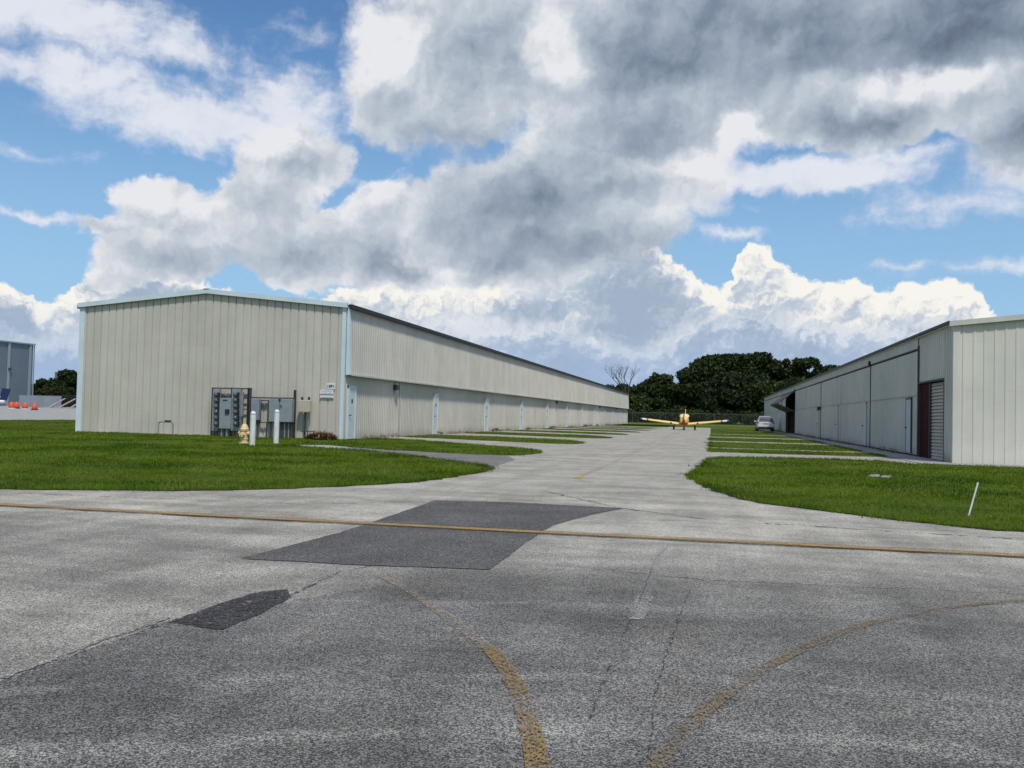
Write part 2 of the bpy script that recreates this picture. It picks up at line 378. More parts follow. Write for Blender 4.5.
def m_blade(nt, b, P):
    at_ = nt.add('ShaderNodeAttribute', attribute_name='rnd'); r = at_.outputs['Fac']
    n = nt.noise(P, .35, 5, .6); n2 = nt.noise(P, 2.2, 4, .6)
    c = nt.mix(nt.ss(n, .38, .60), (.034, .094, .005), (.145, .215, .013))
    c = nt.v('SCALE', c, scale=nt.ss(nt.noise(P, 5., 5, .7), .32, .68, .68, 1.32))
    c = nt.mix(nt.ss(n2, .5, .72, 0, .55), c, (.19, .20, .04))
    c = nt.mix(nt.ss(r, .93, .98, 0, .6), c, (.25, .23, .10))
    c = nt.v('SCALE', c, scale=nt.ss(r, 0., 1., .6, 1.3))
    dry = nt.m('MULTIPLY', nt.ss(nt.noise(nt.v('ADD', P, (13, 4, 0)), .9, 6, .72), .57, .68), nt.ss(r, .1, .5))
    c = nt.mix(nt.m('MULTIPLY', dry, .75), c, (.27, .25, .10))
    nt.put(b.inputs['Base Color'], c); b.inputs['Roughness'].default_value = 1.; b.inputs['Specular IOR Level'].default_value = .0
    tr = nt.add('ShaderNodeBsdfTranslucent'); nt.put(tr.inputs[0], nt.v('MULTIPLY', c, (1.2, 1.3, .6)))
    mx = nt.add('ShaderNodeMixShader'); mx.inputs[0].default_value = .3
    o = [q for q in nt.n if q.type == 'OUTPUT_MATERIAL'][0]
    nt.l.new(b.outputs[0], mx.inputs[1]); nt.l.new(tr.outputs[0], mx.inputs[2]); nt.l.new(mx.outputs[0], o.inputs[0])
M_blade = mat('grass_blades', m_blade)
def siding(name, c0, dirt=.5, baseh=.6, panel=.0, axis=0):
    def f(nt, b, P):
        X, Y, Z = nt.xyz(P)
        streak = nt.noise(nt.v('MULTIPLY', P, (2.2, 2.2, .12)), 1.5, 6, .65)
        n = nt.noise(P, .7, 5, .6)
        k = nt.m('MULTIPLY', nt.ss(streak, .3, .72, 1.02, .965), nt.ss(n, .3, .7, .94, 1.05))
        # each sheet of siding a slightly different shade
        pid = nt.m('FLOOR', nt.m('DIVIDE', X if axis == 0 else Y, .915))
        wn = nt.add('ShaderNodeTexWhiteNoise', noise_dimensions='1D'); nt.put(wn.inputs['W'], pid)
        k = nt.m('MULTIPLY', k, nt.ss(wn.outputs[0], 0., 1., .965, 1.03))
        c = nt.v('SCALE', c0, scale=k)
        zz = nt.m('SUBTRACT', Z, nt.m('MULTIPLY', nt.noise(nt.v('MULTIPLY', P, (1, 1, .3)), 1.1, 6, .7), baseh*1.6))
        c = nt.mix(nt.ss(zz, .12, -.55, 0., dirt), c, (.17, .13, .085))
        # horizontal screw rows
        rows = nt.m('ABSOLUTE', nt.m('SUBTRACT', nt.m('FRACT', nt.m('DIVIDE', Z, 1.52)), .5))
        c = nt.mix(nt.m('MULTIPLY', nt.ss(rows, .02, .0, 0., .10), nt.ss(nt.noise(P, 12., 3), .4, .6)), c, (.16, .15, .13))
        nt.put(b.inputs['Base Color'], c); b.inputs['Roughness'].default_value = .55; b.inputs['Specular IOR Level'].default_value = .3
    return mat(name, f)
M_dome = mat('meter_dome', color=(.10, .11, .12), rough=.12, spec=.7)
M_gable = siding('beige_siding', (.545, .52, .445), .12, .3)
M_side = siding('beige_side_siding', (.565, .54, .475), .5, .5, axis=1)
M_gableR = siding('pale_siding', (.63, .615, .54), .25, .3)
M_sideR = siding('pale_side_siding', (.56, .55, .485), .55, .45, axis=1)
M_trim = mat('pale_blue_trim', color=(.60, .71, .75), rough=.5, vary=.08, vscale=1.)
M_trimR = mat('pale_trim', color=(.56, .56, .50), rough=.5, vary=.10, vscale=1.)
M_dark = mat('dark_gutter', color=(.018, .018, .02), rough=.6)
M_roof = mat('roof_metal', color=(.30, .31, .31), rough=.5, vary=.15)
M_door = mat('pale_blue_door', color=(.66, .71, .72), rough=.5, vary=.08, vscale=2.)
M_doorR = mat('white_door', color=(.50, .55, .60), rough=.5, vary=.08, vscale=2.)
M_black_m = mat('black_metal', color=(.02, .02, .022), rough=.5)
M_grey = mat('grey_cabinet_paint', color=(.25, .29, .305), rough=.5, vary=.12, vscale=4.)
M_grey2 = mat('blue_grey_cabinet_paint', color=(.23, .27, .33), rough=.5, vary=.12, vscale=4.)
M_steel = mat('galvanised_steel', color=(.33, .35, .36), rough=.45, metal=.4, vary=.15, vscale=6.)
M_dsteel = mat('dark_steel', color=(.05, .052, .055), rough=.55, vary=.2)
M_beige = mat('beige_box_paint', color=(.50, .46, .35), rough=.5, vary=.08)
M_glass = mat('meter_glass', color=(.35, .37, .38), rough=.08, spec=.8)
M_white = mat('white_paint', color=(.72, .72, .69), rough=.6, vary=.12, vscale=5.)
M_sign = mat('sign_white', color=(.72, .74, .76), rough=.45)
M_ink = mat('sign_ink', color=(.03, .03, .05), rough=.6)
M_fink = mat('faded_ink', color=(.42, .45, .50), rough=.6)
M_hyd = mat('cream_yellow_hydrant', color=(.72, .54, .27), rough=.5, vary=.15, vscale=9.)
M_maroon = mat('maroon_metal', color=(.055, .013, .013), rough=.85, spec=.08, vary=.2)
M_roll = mat('pinkish_roller_door', color=(.56, .49, .42), rough=.8, spec=.1, vary=.12, vscale=1.5)
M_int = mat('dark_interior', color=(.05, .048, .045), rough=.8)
M_int2 = mat('hangar_interior', color=(.11, .10, .09), rough=.8, vary=.3)
M_rust = mat('hinge_dark', color=(.06, .055, .05), rough=.7)

# ------------------------------------------------------------------ ground sheets
def inpoly(x, y, poly):
    c = np.zeros(x.shape, bool); n = len(poly); j = n-1
    for i in range(n):
        xi, yi = poly[i]; xj, yj = poly[j]
        with np.errstate(divide='ignore', invalid='ignore'):
            t = ((yi > y) != (yj > y)) & (x < (xj-xi)*(y-yi)/(yj-yi+1e-12)+xi)
        c ^= t; j = i
    return c
def rough_edge(poly, step=.25, amp=.05, keep=lambda p: p[1] > 70 or p[1] < 5 or p[0] < -20):
    o = []
    n = len(poly)
    ph = [random.random()*9 for _ in range(6)]
    for i in range(n):
        a, b = poly[i], poly[(i+1) % n]
        o.append(a)
        if keep(a) and keep(b): continue
        d = math.dist(a, b); k = int(d/step); nx, ny = (b[1]-a[1])/max(d, 1e-6), -(b[0]-a[0])/max(d, 1e-6)
        for q in range(1, k):
            t = q/k; s = d*t
            w = amp*(.7*math.sin(s*1.7+ph[0]+i)+.6*math.sin(s*4.3+ph[1])+random.uniform(-.7, .7)+.4*math.sin(s*9+ph[2]))
            o.append((a[0]+(b[0]-a[0])*t+nx*w, a[1]+(b[1]-a[1])*t+ny*w))
    return o
def smooth_poly(pts, it=2):
    for _ in range(it):
        o = [pts[0]]
        for a, b in zip(pts[:-1], pts[1:]):
            o += [(a[0]*.75+b[0]*.25, a[1]*.75+b[1]*.25), (a[0]*.25+b[0]*.75, a[1]*.25+b[1]*.75)]
        o.append(pts[-1]); pts = o
    return pts
def sheet(name, poly, z, M, skirt=0.):
    from mathutils.geometry import tessellate_polygon
    bm = bmesh.new(); vs = [bm.verts.new((p[0], p[1], z)) for p in poly]
    for t in tessellate_polygon([[Vector((p[0], p[1], 0)) for p in poly]]):
        try: bm.faces.new([vs[k] for k in t])
        except ValueError: pass
    if skirt:
        lo = [bm.verts.new((p[0], p[1], z-skirt)) for p in poly]; n = len(vs)
        for i in range(n): bm.faces.new((vs[i], lo[i], lo[(i+1) % n], vs[(i+1) % n]))
    bm.normal_update()
    for f in bm.faces:
        if abs(f.normal.z) > .9 and f.normal.z < 0: f.normal_flip()
    me = bpy.data.meshes.new(name); bm.to_mesh(me); bm.free(); me.materials.append(M)
    o = bpy.data.objects.new(name, me); col.objects.link(o); return tag(o, kind='structure')
sheet('ground', [(-3000, -600), (3000, -600), (3000, 4000), (-3000, 4000)], -.03, M_lawn)
sheet('pavement', [(-60, -40), (60, -40), (60, 36), (7.6, 36), (7.6, 127), (-27, 127), (-27, 36), (-60, 36)], 0, M_pave)
sheet('apron', [(-46, 10), (-46, 200), (-60, 290), (-330, 290), (-330, -40), (-60.01, -40), (-60.01, 10)], .004, M_conc)
sheet('rear_path', [(-60, 176), (-60, 181), (80, 188), (80, 182)], .0, M_conc)
LAWN = .014
front = smooth_poly([(-14, 10.2), (-9.57, 11.03), (-8.36, 11.51), (-7.1, 12.0), (-6.1, 13.1), (-5.19, 14.55), (-4.75, 16.), (-4.6, 18.2), (-4.69, 20), (-6.03, 21.9), (-8.26, 24.5), (-10.7, 26.7), (-12.8, 27.5)], 1)
back1 = smooth_poly([(-13.6, 28.5), (-12.76, 29.5), (-10.5, 27.7), (-7.8, 26.6), (-5.7, 26.1), (-5.3, 27.6), (-5.26, 29.3), (-6.23, 31.9), (-8.7, 34.1), (-11.65, 37.2), (-14.1, 38.6)], 1)
lawnA = [(-46, 10)]+front+back1+[(-14.3, 38.6), (-14.3, 36), (-14.3, 34.9), (-27.1, 34.9), (-27.1, 175), (-46, 175)]
lawns = [('front_lawn', lawnA)]
for i in range(10):
    o = 11.45*i
    if 47.4+o > 165: break
    p = [(-14.3, 42.0+o)]+smooth_poly([(-12.27, 41.2+o), (-8.43, 39.2+o), (-5.95, 38.4+o), (-5.43, 39.6+o), (-5.5, 41.2+o), (-6.4, 43.6+o), (-7.2, 45.3+o), (-10.15, 46.9+o), (-13.4, 47.3+o)], 1)+[(-14.3, 47.4+o)]
    if i >= 7: p = [(-14.3, 42+o), (-5.5, 40+o), (-5.5, 40.6+o+9), (-14.3, 51.6+o)]
    lawns.append(('grass_strip', p))
rl = smooth_poly([(10, 10.7), (3.47, 11.47), (2.44, 12.21), (1.8, 12.81), (1.24, 13.4), (.66, 14.06), (.2, 15.5), (-.1, 17.4), (-.42, 19.9), (-.32, 21.7), (-.1, 25.5), (-.07, 28.2), (.3, 29.8), (1.2, 30.8), (3.3, 31.2)], 1)
lawns.append(('right_lawn', [(60, 10.5)]+rl+[(5.2, 31.2), (5.75, 29.6), (7.3, 29.5), (20, 29.3), (60, 29.2)]))
for a, b in ((34.5, 38.6), (40.0, 49.6), (52.4, 61.6), (64.6, 74.5), (77., 98), (100., 127)):
    lawns.append(('grass_strip', [(-.02, a), (5.0, a+.1), (6.1, a+.6), (6.1, b-.5), (5.0, b-.1), (-.02, b)]))
lawn_polys = []
lawns.append(('rear_lawn', [(-27, 127.4), (60, 127.4), (60, 181.8), (-27, 177.6)]))
lawns.append(('far_lawn', [(-60, 181.2), (80, 188.2), (80, 420), (-60, 420)]))
for n, p in lawns:
    q = rough_edge(p) if n not in ('rear_lawn', 'far_lawn') else p; lawn_polys.append(q); sheet(n, q, LAWN, M_lawn, .03)
sheet('wall_footing', [(6.2, 29.9), (7.75, 29.75), (20, 29.5), (20, 31.3), (7.42, 31.3), (7.42, 90), (6.3, 90)], .012, M_conc)
sheet('asphalt_drive', rough_edge([(-4.75, 20.3), (-6.03, 21.95), (-8.26, 24.55), (-10.7, 26.75), (-12.0, 27.3), (-11.2, 28.2), (-10.5, 27.65), (-7.8, 26.5), (-5.7, 26.0), (-5.1, 24.)], .25, .05, lambda p: False), .006, asphalt('drive_asphalt', (.30, .285, .26)))
sheet('drive_slab', [(-13.5, 28.45), (-12.7, 27.65), (-11.6, 27.2), (-11.2, 28.0), (-12.7, 29.3)], .010, M_conc)

# grass blades: real blades, coarser with distance
def grass(polys):
    V = []; Rn = []
    bands = [(9, 16, 1500, .007, .040), (16, 24, 650, .012, .05), (24, 38, 260, .02, .045), (38, 64, 90, .035, .035), (64, 110, 30, .06, .035)]
    for y0, y1, dens, w, h in bands:
        for p in polys[:-2]:
            P_ = np.array(p); bx0, by0 = P_.min(0); bx1, by1 = P_.max(0)
            by0 = max(by0, y0); by1 = min(by1, y1); bx0 = max(bx0, -.95*by1-2 if True else bx0); bx1 = min(bx1, .42*by1+3)
            if by1 <= by0 or bx1 <= bx0: continue
            n = int((bx1-bx0)*(by1-by0)*dens)
            x = rng.uniform(bx0, bx1, n); y = rng.uniform(by0, by1, n)
            k = inpoly(x, y, p) & (x > -.95*y-2) & (x < .42*y+3); x = x[k]; y = y[k]
            k = np.sin(x*1.3+3*np.sin(y*.7))*np.sin(y*1.9+x*.4)+rng.uniform(-1, 1.6, len(x)) > -.6; x = x[k]; y = y[k]
            n = len(x); a = rng.uniform(0, 2*np.pi, n); hh = h*rng.uniform(.5, 1.35, n)*(1+.35*np.sin(x*2.1)*np.cos(y*1.7+x)); ww = w*rng.uniform(.7, 1.3, n)
            lx = rng.normal(0, .45, n)*hh; ly = rng.normal(0, .45, n)*hh; dx = np.cos(a)*ww/2; dy = np.sin(a)*ww/2
            z0 = np.full(n, LAWN-.006)
            V.append(np.stack([np.stack([x-dx, y-dy, z0], 1), np.stack([x+dx, y+dy, z0], 1), np.stack([x+lx, y+ly, z0+hh], 1)], 1).reshape(-1, 3))
            Rn.append(np.repeat(rng.uniform(0, 1, n), 3))
    # ragged fringe hanging over the pavement edges
    for p in polys[:-2]:
        for a, b in zip(p, p[1:]+p[:1]):
            d = math.dist(a, b)
            if d > 3 or a[1] > 60: continue
            n = int(d*(240 if a[1] < 22 else 70)); t = rng.uniform(0, 1, n); s = .05+.09*max(0, math.sin(a[0]*2.3+a[1]*1.7)*math.sin(a[0]*.9-a[1]*3.1))
            x = a[0]+(b[0]-a[0])*t+rng.normal(0, s, n); y = a[1]+(b[1]-a[1])*t+rng.normal(0, s, n)
            w = .010 if a[1] < 22 else .02; h = rng.uniform(.03, .085, n)
            an = rng.uniform(0, 6.28, n); dx = np.cos(an)*w/2; dy = np.sin(an)*w/2; z0 = np.zeros(n)
            V.append(np.stack([np.stack([x-dx, y-dy, z0], 1), np.stack([x+dx, y+dy, z0], 1), np.stack([x+rng.normal(0, .03, n), y+rng.normal(0, .03, n), z0+h], 1)], 1).reshape(-1, 3))
            Rn.append(np.repeat(rng.uniform(0, 1, n), 3))
    return tri_mesh('grass', np.concatenate(V), np.concatenate(Rn), M_blade)
def tri_mesh(name, V, Rn, M, parent=None):
    me = bpy.data.meshes.new(name); nv = len(V); nf = nv//3
    me.vertices.add(nv); me.vertices.foreach_set('co', V.astype(np.float32).ravel())
    me.loops.add(nv); me.loops.foreach_set('vertex_index', np.arange(nv, dtype=np.int32))
    me.polygons.add(nf); me.polygons.foreach_set('loop_start', np.arange(0, nv, 3, dtype=np.int32))
    me.update(calc_edges=True)
    at_ = me.attributes.new('rnd', 'FLOAT', 'POINT'); at_.data.foreach_set('value', Rn.astype(np.float32))
    me.materials.append(M); o = bpy.data.objects.new(name, me); col.objects.link(o)
    if parent is not None: o.parent = parent; o.matrix_parent_inverse = Matrix.Translation(-Vector(parent.location))
    return o
g = grass(lawn_polys); tag(g, 'short green grass covering the lawns and strips', 'grass', kind='stuff')

# dark soil and thatch with the turf's shadow line painted in, along the paving
M_soil_shadow = asphalt('edge_soil_shadow', (.05, .042, .028), .40)
def edge_soil_shadow(poly, ymax=30):
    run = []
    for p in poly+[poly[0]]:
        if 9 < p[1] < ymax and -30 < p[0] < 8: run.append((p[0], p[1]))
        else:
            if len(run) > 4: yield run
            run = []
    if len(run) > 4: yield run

def ribbon(name, pts, w, z, M, jit=0., it=2):
    pts = smooth_poly(pts, it) if len(pts) > 2 else pts
    v = []; n = len(pts)
    ws = w if isinstance(w, (list, tuple)) else None
    for i, p in enumerate(pts):
        a = pts[max(i-1, 0)]; b = pts[min(i+1, n-1)]; d = math.dist(a, b); nx, ny = -(b[1]-a[1])/d, (b[0]-a[0])/d
        ww = (ws[0]+(ws[1]-ws[0])*i/(n-1)) if ws else w
        ww = ww/2*(1+random.uniform(-jit, jit)); v.append((p, nx*ww, ny*ww))
    mb = MB()
    for (p, a, b), (q, c, d) in zip(v[:-1], v[1:]):
        mb.face([(p[0]-a, p[1]-b, z), (q[0]-c, q[1]-d, z), (q[0]+c, q[1]+d, z), (p[0]+a, p[1]+b, z)])
    return tag(mb.build(name, M), kind='structure')
def dens(pts, step=.1, jit=0.):
    o = []
    for a, b in zip(pts[:-1], pts[1:]):
        k = max(1, int(math.dist(a, b)/step))
        for i in range(k):
            t = i/k; o.append((a[0]+(b[0]-a[0])*t+random.gauss(0, jit), a[1]+(b[1]-a[1])*t+random.gauss(0, jit)))
    return o+[pts[-1]]
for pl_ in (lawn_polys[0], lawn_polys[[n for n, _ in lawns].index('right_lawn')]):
    for run in edge_soil_shadow(pl_): ribbon('turf_soil_shadow', run, .16, .008, M_soil_shadow, .7, 0)
patch = [G(*p) for p in [(435,500.5),(512,502.5),(624,508.5),(590,515),(552,526),(538,535),(489,570),(370,566),(241,559),(340,533),(400,513)]]
sheet('asphalt_patch', rough_edge(patch, .06, .008, lambda p: False), .006, M_patch)
cp = [G(*p) for p in [(172,622),(205,628),(222,630),(262,614),(292,598),(288,590),(262,592),(230,601)]]
sheet('worn_patch', rough_edge(cp, .03, .012, lambda p: False), .005, M_patch2)
ribbon('line_border', [(-60, 9.33), (-5, 9.3), (-2, 9.3), (2, 9.38), (60, 9.34)], .27, .010, M_black, it=0)
ribbon('yellow_line', [(-60, 9.33), (-5, 9.3), (-2, 9.3), (2, 9.38), (60, 9.34)], .16, .013, M_yel, it=0)
ribbon('old_line', [(-60, 10.1), (-8.6, 10.0), (-4.6, 10.0)], .07, .004, M_yelfaint, it=0)
ribbon('lead_in_line', [G(*p) for p in [(366,570),(400,585),(440,612),(478,640),(500,662)]], .075, .009, M_yelarc)
ribbon('worn_yellow_curve', [G(*p) for p in [(488,648),(505,668),(520,695),(530,725),(538,768),(540,800)]], .085, .010, M_yelold)
ribbon('worn_yellow_curve', [G(*p) for p in [(640,800),(655,768),(700,712),(780,658),(860,625),(940,608),(1060,597)]], .075, .009, mat('old_yellow_paint_thin', m_paint((.20, .148, .08), .485)))
ribbon('centre_line', [(-2.5, 17.8), (-2.5, 24), (-2.55, 34), (-2.8, 66), (-2.8, 125)], .13, .007, M_yelfaint)
ribbon('centre_line_fork', [(-2.5, 17.8), (-2.75, 17.2), (-3.2, 16.8)], .10, .008, M_yelfaint)
ribbon('centre_line_fork', [(-2.5, 17.8), (-2.3, 17.0), (-2.05, 16.4)], .10, .008, M_yelfaint)
sheet('yellow_spot', [(-2.6, 17.6), (-2.5, 17.75), (-2.42, 17.65), (-2.45, 18.05), (-2.47, 18.6), (-2.53, 18.1)], .011, mat('yellow_spot_paint', m_paint((.6, .38, .05), .25)))
ribbon('paving_seam', dens([G(*p) for p in [(-60,706),(0,682),(100,646),(172,622)]], .05, .006), .014, .004, M_crack, .6, 0)
ribbon('seam_edge', dens([G(*p) for p in [(0,679),(100,642),(172,617)]], .05, .006), .03, .005, M_ledge, .6, 0)
ribbon('paving_seam', dens([G(*p) for p in [(290,596),(340,572),(372,566)]], .05, .006), .02, .004, M_crack, .6, 0)
ribbon('paving_crack', dens([G(*p) for p in [(590,720),(612,660),(640,600),(655,560),(668,546)]], .06, .002), .009, .004, M_crack, .6, 0)
ribbon('paving_crack', dens([G(*p) for p in [(648,768),(655,700),(668,650),(690,590)]], .06, .005), .008, .004, M_crack, .7, 0)
ribbon('pale_wheel_track', dens([G(*p) for p in [(636,620),(650,580),(664,548)]], .06, .006), .10, .005, mat('pale_track', m_paint((.34,.335,.32), .52)), .3, 0)
ribbon('paving_crack', dens([(3.5, 10.75), (0, 11.3), (-1.2, 12.3), (-2.6, 14.5)], .1, .02), .04, .004, M_crack, .6, 0)
ribbon('paving_crack', dens([(-9, 10.6), (-5, 10.9), (-3.65, 12.0)], .1, .02), .03, .004, M_crack, .6, 0)
ribbon('paving_crack', dens([(8, 6.9), (2.2, 7.3), (0, 7.1), (-1.2, 7.4)], .08, .02), .012, .004, M_ledge, .6, 0)

# ------------------------------------------------------------------ ribbed metal walls
def ribbed(mb, axis, c, a0, a1, zlo, zhi, out=1, pitch=.305, rib=.035, rw=.06, out_lo=0.):
    """siding along X (axis 0, plane y=c) or along Y (axis 1, plane x=c); out = sign of the outward side; zhi function of a"""
    if not callable(zhi): zv = zhi; zhi = lambda a: zv
    prof = []; a = a0
    while a < a1-1e-6:
        b = min(a+pitch, a1)
        for q, d in ((a, 0), (a+(pitch-rw)/2*1.0, 0), (a+(pitch-rw)/2+min(.015, rw*.3), rib), (a+(pitch+rw)/2-min(.015, rw*.3), rib), (a+(pitch+rw)/2, 0)):
            if q < a1-1e-6: prof.append((q, d))
        a = b
    prof.append((a1, 0))
    top = lambda q: zhi(q)
    for (q, d), (s, e) in zip(prof[:-1], prof[1:]):
        def pt(a, off, z, lo):
            o = c+out*(off+(out_lo if lo else 0))
            return (a, o, z) if axis == 0 else (o, a, z)
        mb.face([pt(q, d, zlo, 1), pt(s, e, zlo, 1), pt(s, e, top(s), 0), pt(q, d, top(q), 0)])
    return mb

# ---- the long hangar on the left
XL, XL0, Y0, Y1 = -14.47, -26.66, 35.03, 164.5
EV, RG, XR_ = 5.42, 6.02, -20.68
hz_ = lambda x: RG-(RG-EV)*abs(x-XR_)/6.2
HL = thing('hangar_building', 'long beige ribbed metal hangar on the left with pale blue corner trim', 'hangar', (XR_, Y0, 0))
ribbed(MB(), 0, Y0, XL0+.12, XL-.1, -.02, hz_, -1, .35, -.045, .055).build('gable_wall', M_gable, HL, fix=False)
ribbed(MB(), 0, Y1, XL0+.12, XL-.1, -.02, hz_, 1).build('rear_wall', M_gable, HL, fix=False)
ribbed(MB(), 1, XL0, Y0+.1, Y1-.1, -.02, EV, -1).build('left_wall', M_side, HL, fix=False)
lowdoors = [35.75+.0]+[47.6+11.5*i for i in range(10)]
ribbed(MB(), 1, XL, Y0+.1, Y1-.1, -.02, 2.9, 1, .22, .03, .05).build('lower_wall', M_side, HL, fix=False)
ribbed(MB(), 1, XL+.06, Y0+.16, Y1-.02, 2.66, EV+.02, 1, .22, .03, .05, out_lo=.14).build('upper_wall', M_side, HL, fix=False)
mb = MB(); mb.face([(XL-.02, Y0+.1, 2.66), (XL+.18, Y0+.1, 2.66), (XL+.18, Y1, 2.66), (XL-.02, Y1, 2.66)]); mb.build('upper_wall_soffit', M_dark, HL)
for yy in (Y0-.02, Y1-.02):   # wedge-shaped end trim of the upper wall
    mb = MB(); mb.hexa([(XL+.03, yy+.03, 2.63), (XL+.235, yy+.03, 2.63), (XL+.235, yy+.17, 2.63), (XL+.03, yy+.17, 2.63), (XL+.03, yy+.03, EV), (XL+.10, yy+.03, EV), (XL+.10, yy+.17, EV), (XL+.03, yy+.17, EV)])
    mb.build('upper_wall_end_trim', M_trim, HL)
mb = MB(); mb.box(XL+.18, XL+.26, Y0+.16, Y1-.03, 2.6, 2.665); mb.build('upper_wall_drip_edge', M_trimR, HL)
def corner(x0, x1, y0, y1, z): return MB().box(x0, x1, y0, y1, -.02, z).build('corner_trim', M_trim, HL)
corner(XL-.16, XL-.0, Y0-.05, Y0+.11, EV+.02); corner(XL0-.05, XL0+.2, Y0-.05, Y0+.15, EV+.02)
corner(XL-.2, XL+.028, Y1-.1, Y1+.05, EV); corner(XL0-.05, XL0+.2, Y1-.1, Y1+.05, EV)
mb = MB()
for s, xe in ((1, XL+.10), (-1, XL0-.10)):
    ze = hz_(xe)
    mb.face([(XR_, Y0-.1, RG+.05), (xe, Y0-.1, ze+.05), (xe, Y1+.1, ze+.05), (XR_, Y1+.1, RG+.05)])
    mb.face([(XR_, Y0-.1, RG+.01), (xe, Y0-.1, ze+.01), (xe, Y1+.1, ze+.01), (XR_, Y1+.1, RG+.01)])
roofL = mb.build('roof', M_roof, HL)
mb = MB()
for s, xe in ((1, XL+.08), (-1, XL0-.10)):
    ze = hz_(xe)
    mb.hexa([(XR_, Y0-.15, RG-.08), (xe, Y0-.15, ze-.08), (xe, Y0-.03, ze-.08), (XR_, Y0-.03, RG-.08), (XR_, Y0-.15, RG+.11), (xe, Y0-.15, ze+.11), (xe, Y0-.03, ze+.11), (XR_, Y0-.03, RG+.11)])
mb.build('rake_trim', M_trim, HL)
mb = MB(); mb.box(XR_-.12, XR_+.12, Y0-.17, Y1, RG+.10, RG+.13); mb.build('ridge_cap', M_trim, HL)
mb = MB(); mb.box(XL+.11, XL+.24, Y0-.02, Y1, EV-.10, EV+.06); mb.build('gutter', M_dark, HL)
mb = MB(); mb.box(XL0-.22, XL0-.11, Y0-.02, Y1, EV-.10, EV+.06); mb.build('gutter', M_dark, HL)
for i, yc in enumerate(lowdoors):
    w, h = .70, 2.12
    d = MB().box(XL+.03, XL+.055, yc-w/2, yc+w/2, .03, h).build('door', M_door, HL)
    MB().box(XL+.0, XL+.075, yc-w/2-.07, yc-w/2, 0, h+.07).box(XL+.0, XL+.075, yc+w/2, yc+w/2+.07, 0, h+.07).box(XL+.0, XL+.078, yc-w/2-.07, yc+w/2+.07, h, h+.08).build('door_frame', M_door if i else M_trim, d)
    MB().tube((XL+.055, yc-w/2+.08, 1.0), (XL+.12, yc-w/2+.08, 1.0), .025).tube((XL+.12, yc-w/2+.06, 1.0), (XL+.12, yc-w/2+.2, 1.0), .013).build('handle', M_dsteel, d)
    MB().box(XL+.055, XL+.062, yc-.07, yc+.07, 1.5, 1.66).build('door_plate', M_ink, d)
def wlight(parent, x, y, z, s):
    a = MB().box(min(x, x+s*.20), max(x, x+s*.20), y-.16, y+.16, z-.10, z+.14).build('wall_light', M_dsteel, parent); bevel(a, .02)
    MB().box(min(x+s*.06, x+s*.2), max(x+s*.06, x+s*.2), y-.13, y+.13, z-.16, z-.10).build('lens', M_glass, a); return a
for px, py in ((394, 388), (555.6, 402.5), (599, 407), (616, 408)):
    yy, zz = onX(px, py, XL); wlight(HL, XL+.03, yy, min(zz, 2.5), 1)
# vertical seams where hangar doors meet, lower wall
for i in range(11):
    yc = 41.8+11.5*i
    if yc < Y1: MB().box(XL+.02, XL+.045, yc-.04, yc+.04, 0, 2.64).build('door_seam', M_trimR, HL)

# ---- the hangar on the right
XR, RY0, RY1 = 7.42, 31.2, 137.0
RE, RR, XRM = 4.36, 5.15, 15.2
rz = lambda x: RR-(RR-RE)*abs(x-XRM)/(XRM-XR)
HR = thing('hangar_building', 'pale grey green metal hangar on the right with a maroon roller door bay', 'hangar', (XRM, RY0, 0))
XRE = 2*XRM-XR
ribbed(MB(), 0, RY0, XR+.12, XRE, .01, rz, -1, .305, .016, .09).build('gable_wall', M_gableR, HR, fix=False)
ribbed(MB(), 0, RY1, XR+.12, XRE, .0, rz, 1).build('rear_wall', M_gableR, HR, fix=False)
ribbed(MB(), 1, XRE, RY0, RY1, .0, RE, 1).build('right_wall', M_sideR, HR, fix=False)
OP0, OP1, OPZ = 32.36, 36.2, 2.66
mb = MB(); ribbed(mb, 1, XR, RY0+.06, OP0, .01, RE, -1, .305, .03, .07); ribbed(mb, 1, XR, OP0, OP1, OPZ, RE, -1, .305, .015, .05)
mb.build('corner_wall', M_sideR, HR, fix=False)
MB().box(XR-.04, XR+.16, RY0-.04, RY0+.08, .01, RE).build('corner_trim', M_gableR, HR)
MB().box(XR-.045, XR+.02, OP0-.05, OP0, .01, OPZ).box(XR-.045, XR+.02, OP0-.05, OP1, OPZ, OPZ+.06).build('bay_trim', M_rust, HR)
# recessed bay: roller door on its right, maroon return wall on its left
RD0, RD1 = 32.4, 34.7
def roll():
    mb = MB(); z = .02; n = 0
    while z < OPZ-.02:
        mb.hexa([(XR+.08, RD0, z), (XR+.16, RD0, z), (XR+.16, 34.8, z), (XR+.08, 34.8, z), (XR+.14, RD0, z+.10), (XR+.16, RD0, z+.10), (XR+.16, 34.8, z+.10), (XR+.14, 34.8, z+.10)]); z += .114
    return mb
rd = roll().build('roller_door', M_roll, HR)
MB().box(XR+.03, XR+.2, 34.66, 34.74, .01, OPZ).build('guide_rail', M_rust, rd)
MB().box(XR+.05, XR+.19, 34.745, OP1-.06, .01, OPZ-.005).build('maroon_panel', M_maroon, HR)
MB().box(XR-.05, XR+.22, OP1-.06, OP1+.06, .01, RE-.3).build('door_post', M_rust, HR)
MB().box(XR+.21, XR+.25, OP0-.2, OP1+.2, .01, OPZ+.1).build('bay_back', M_int, HR)
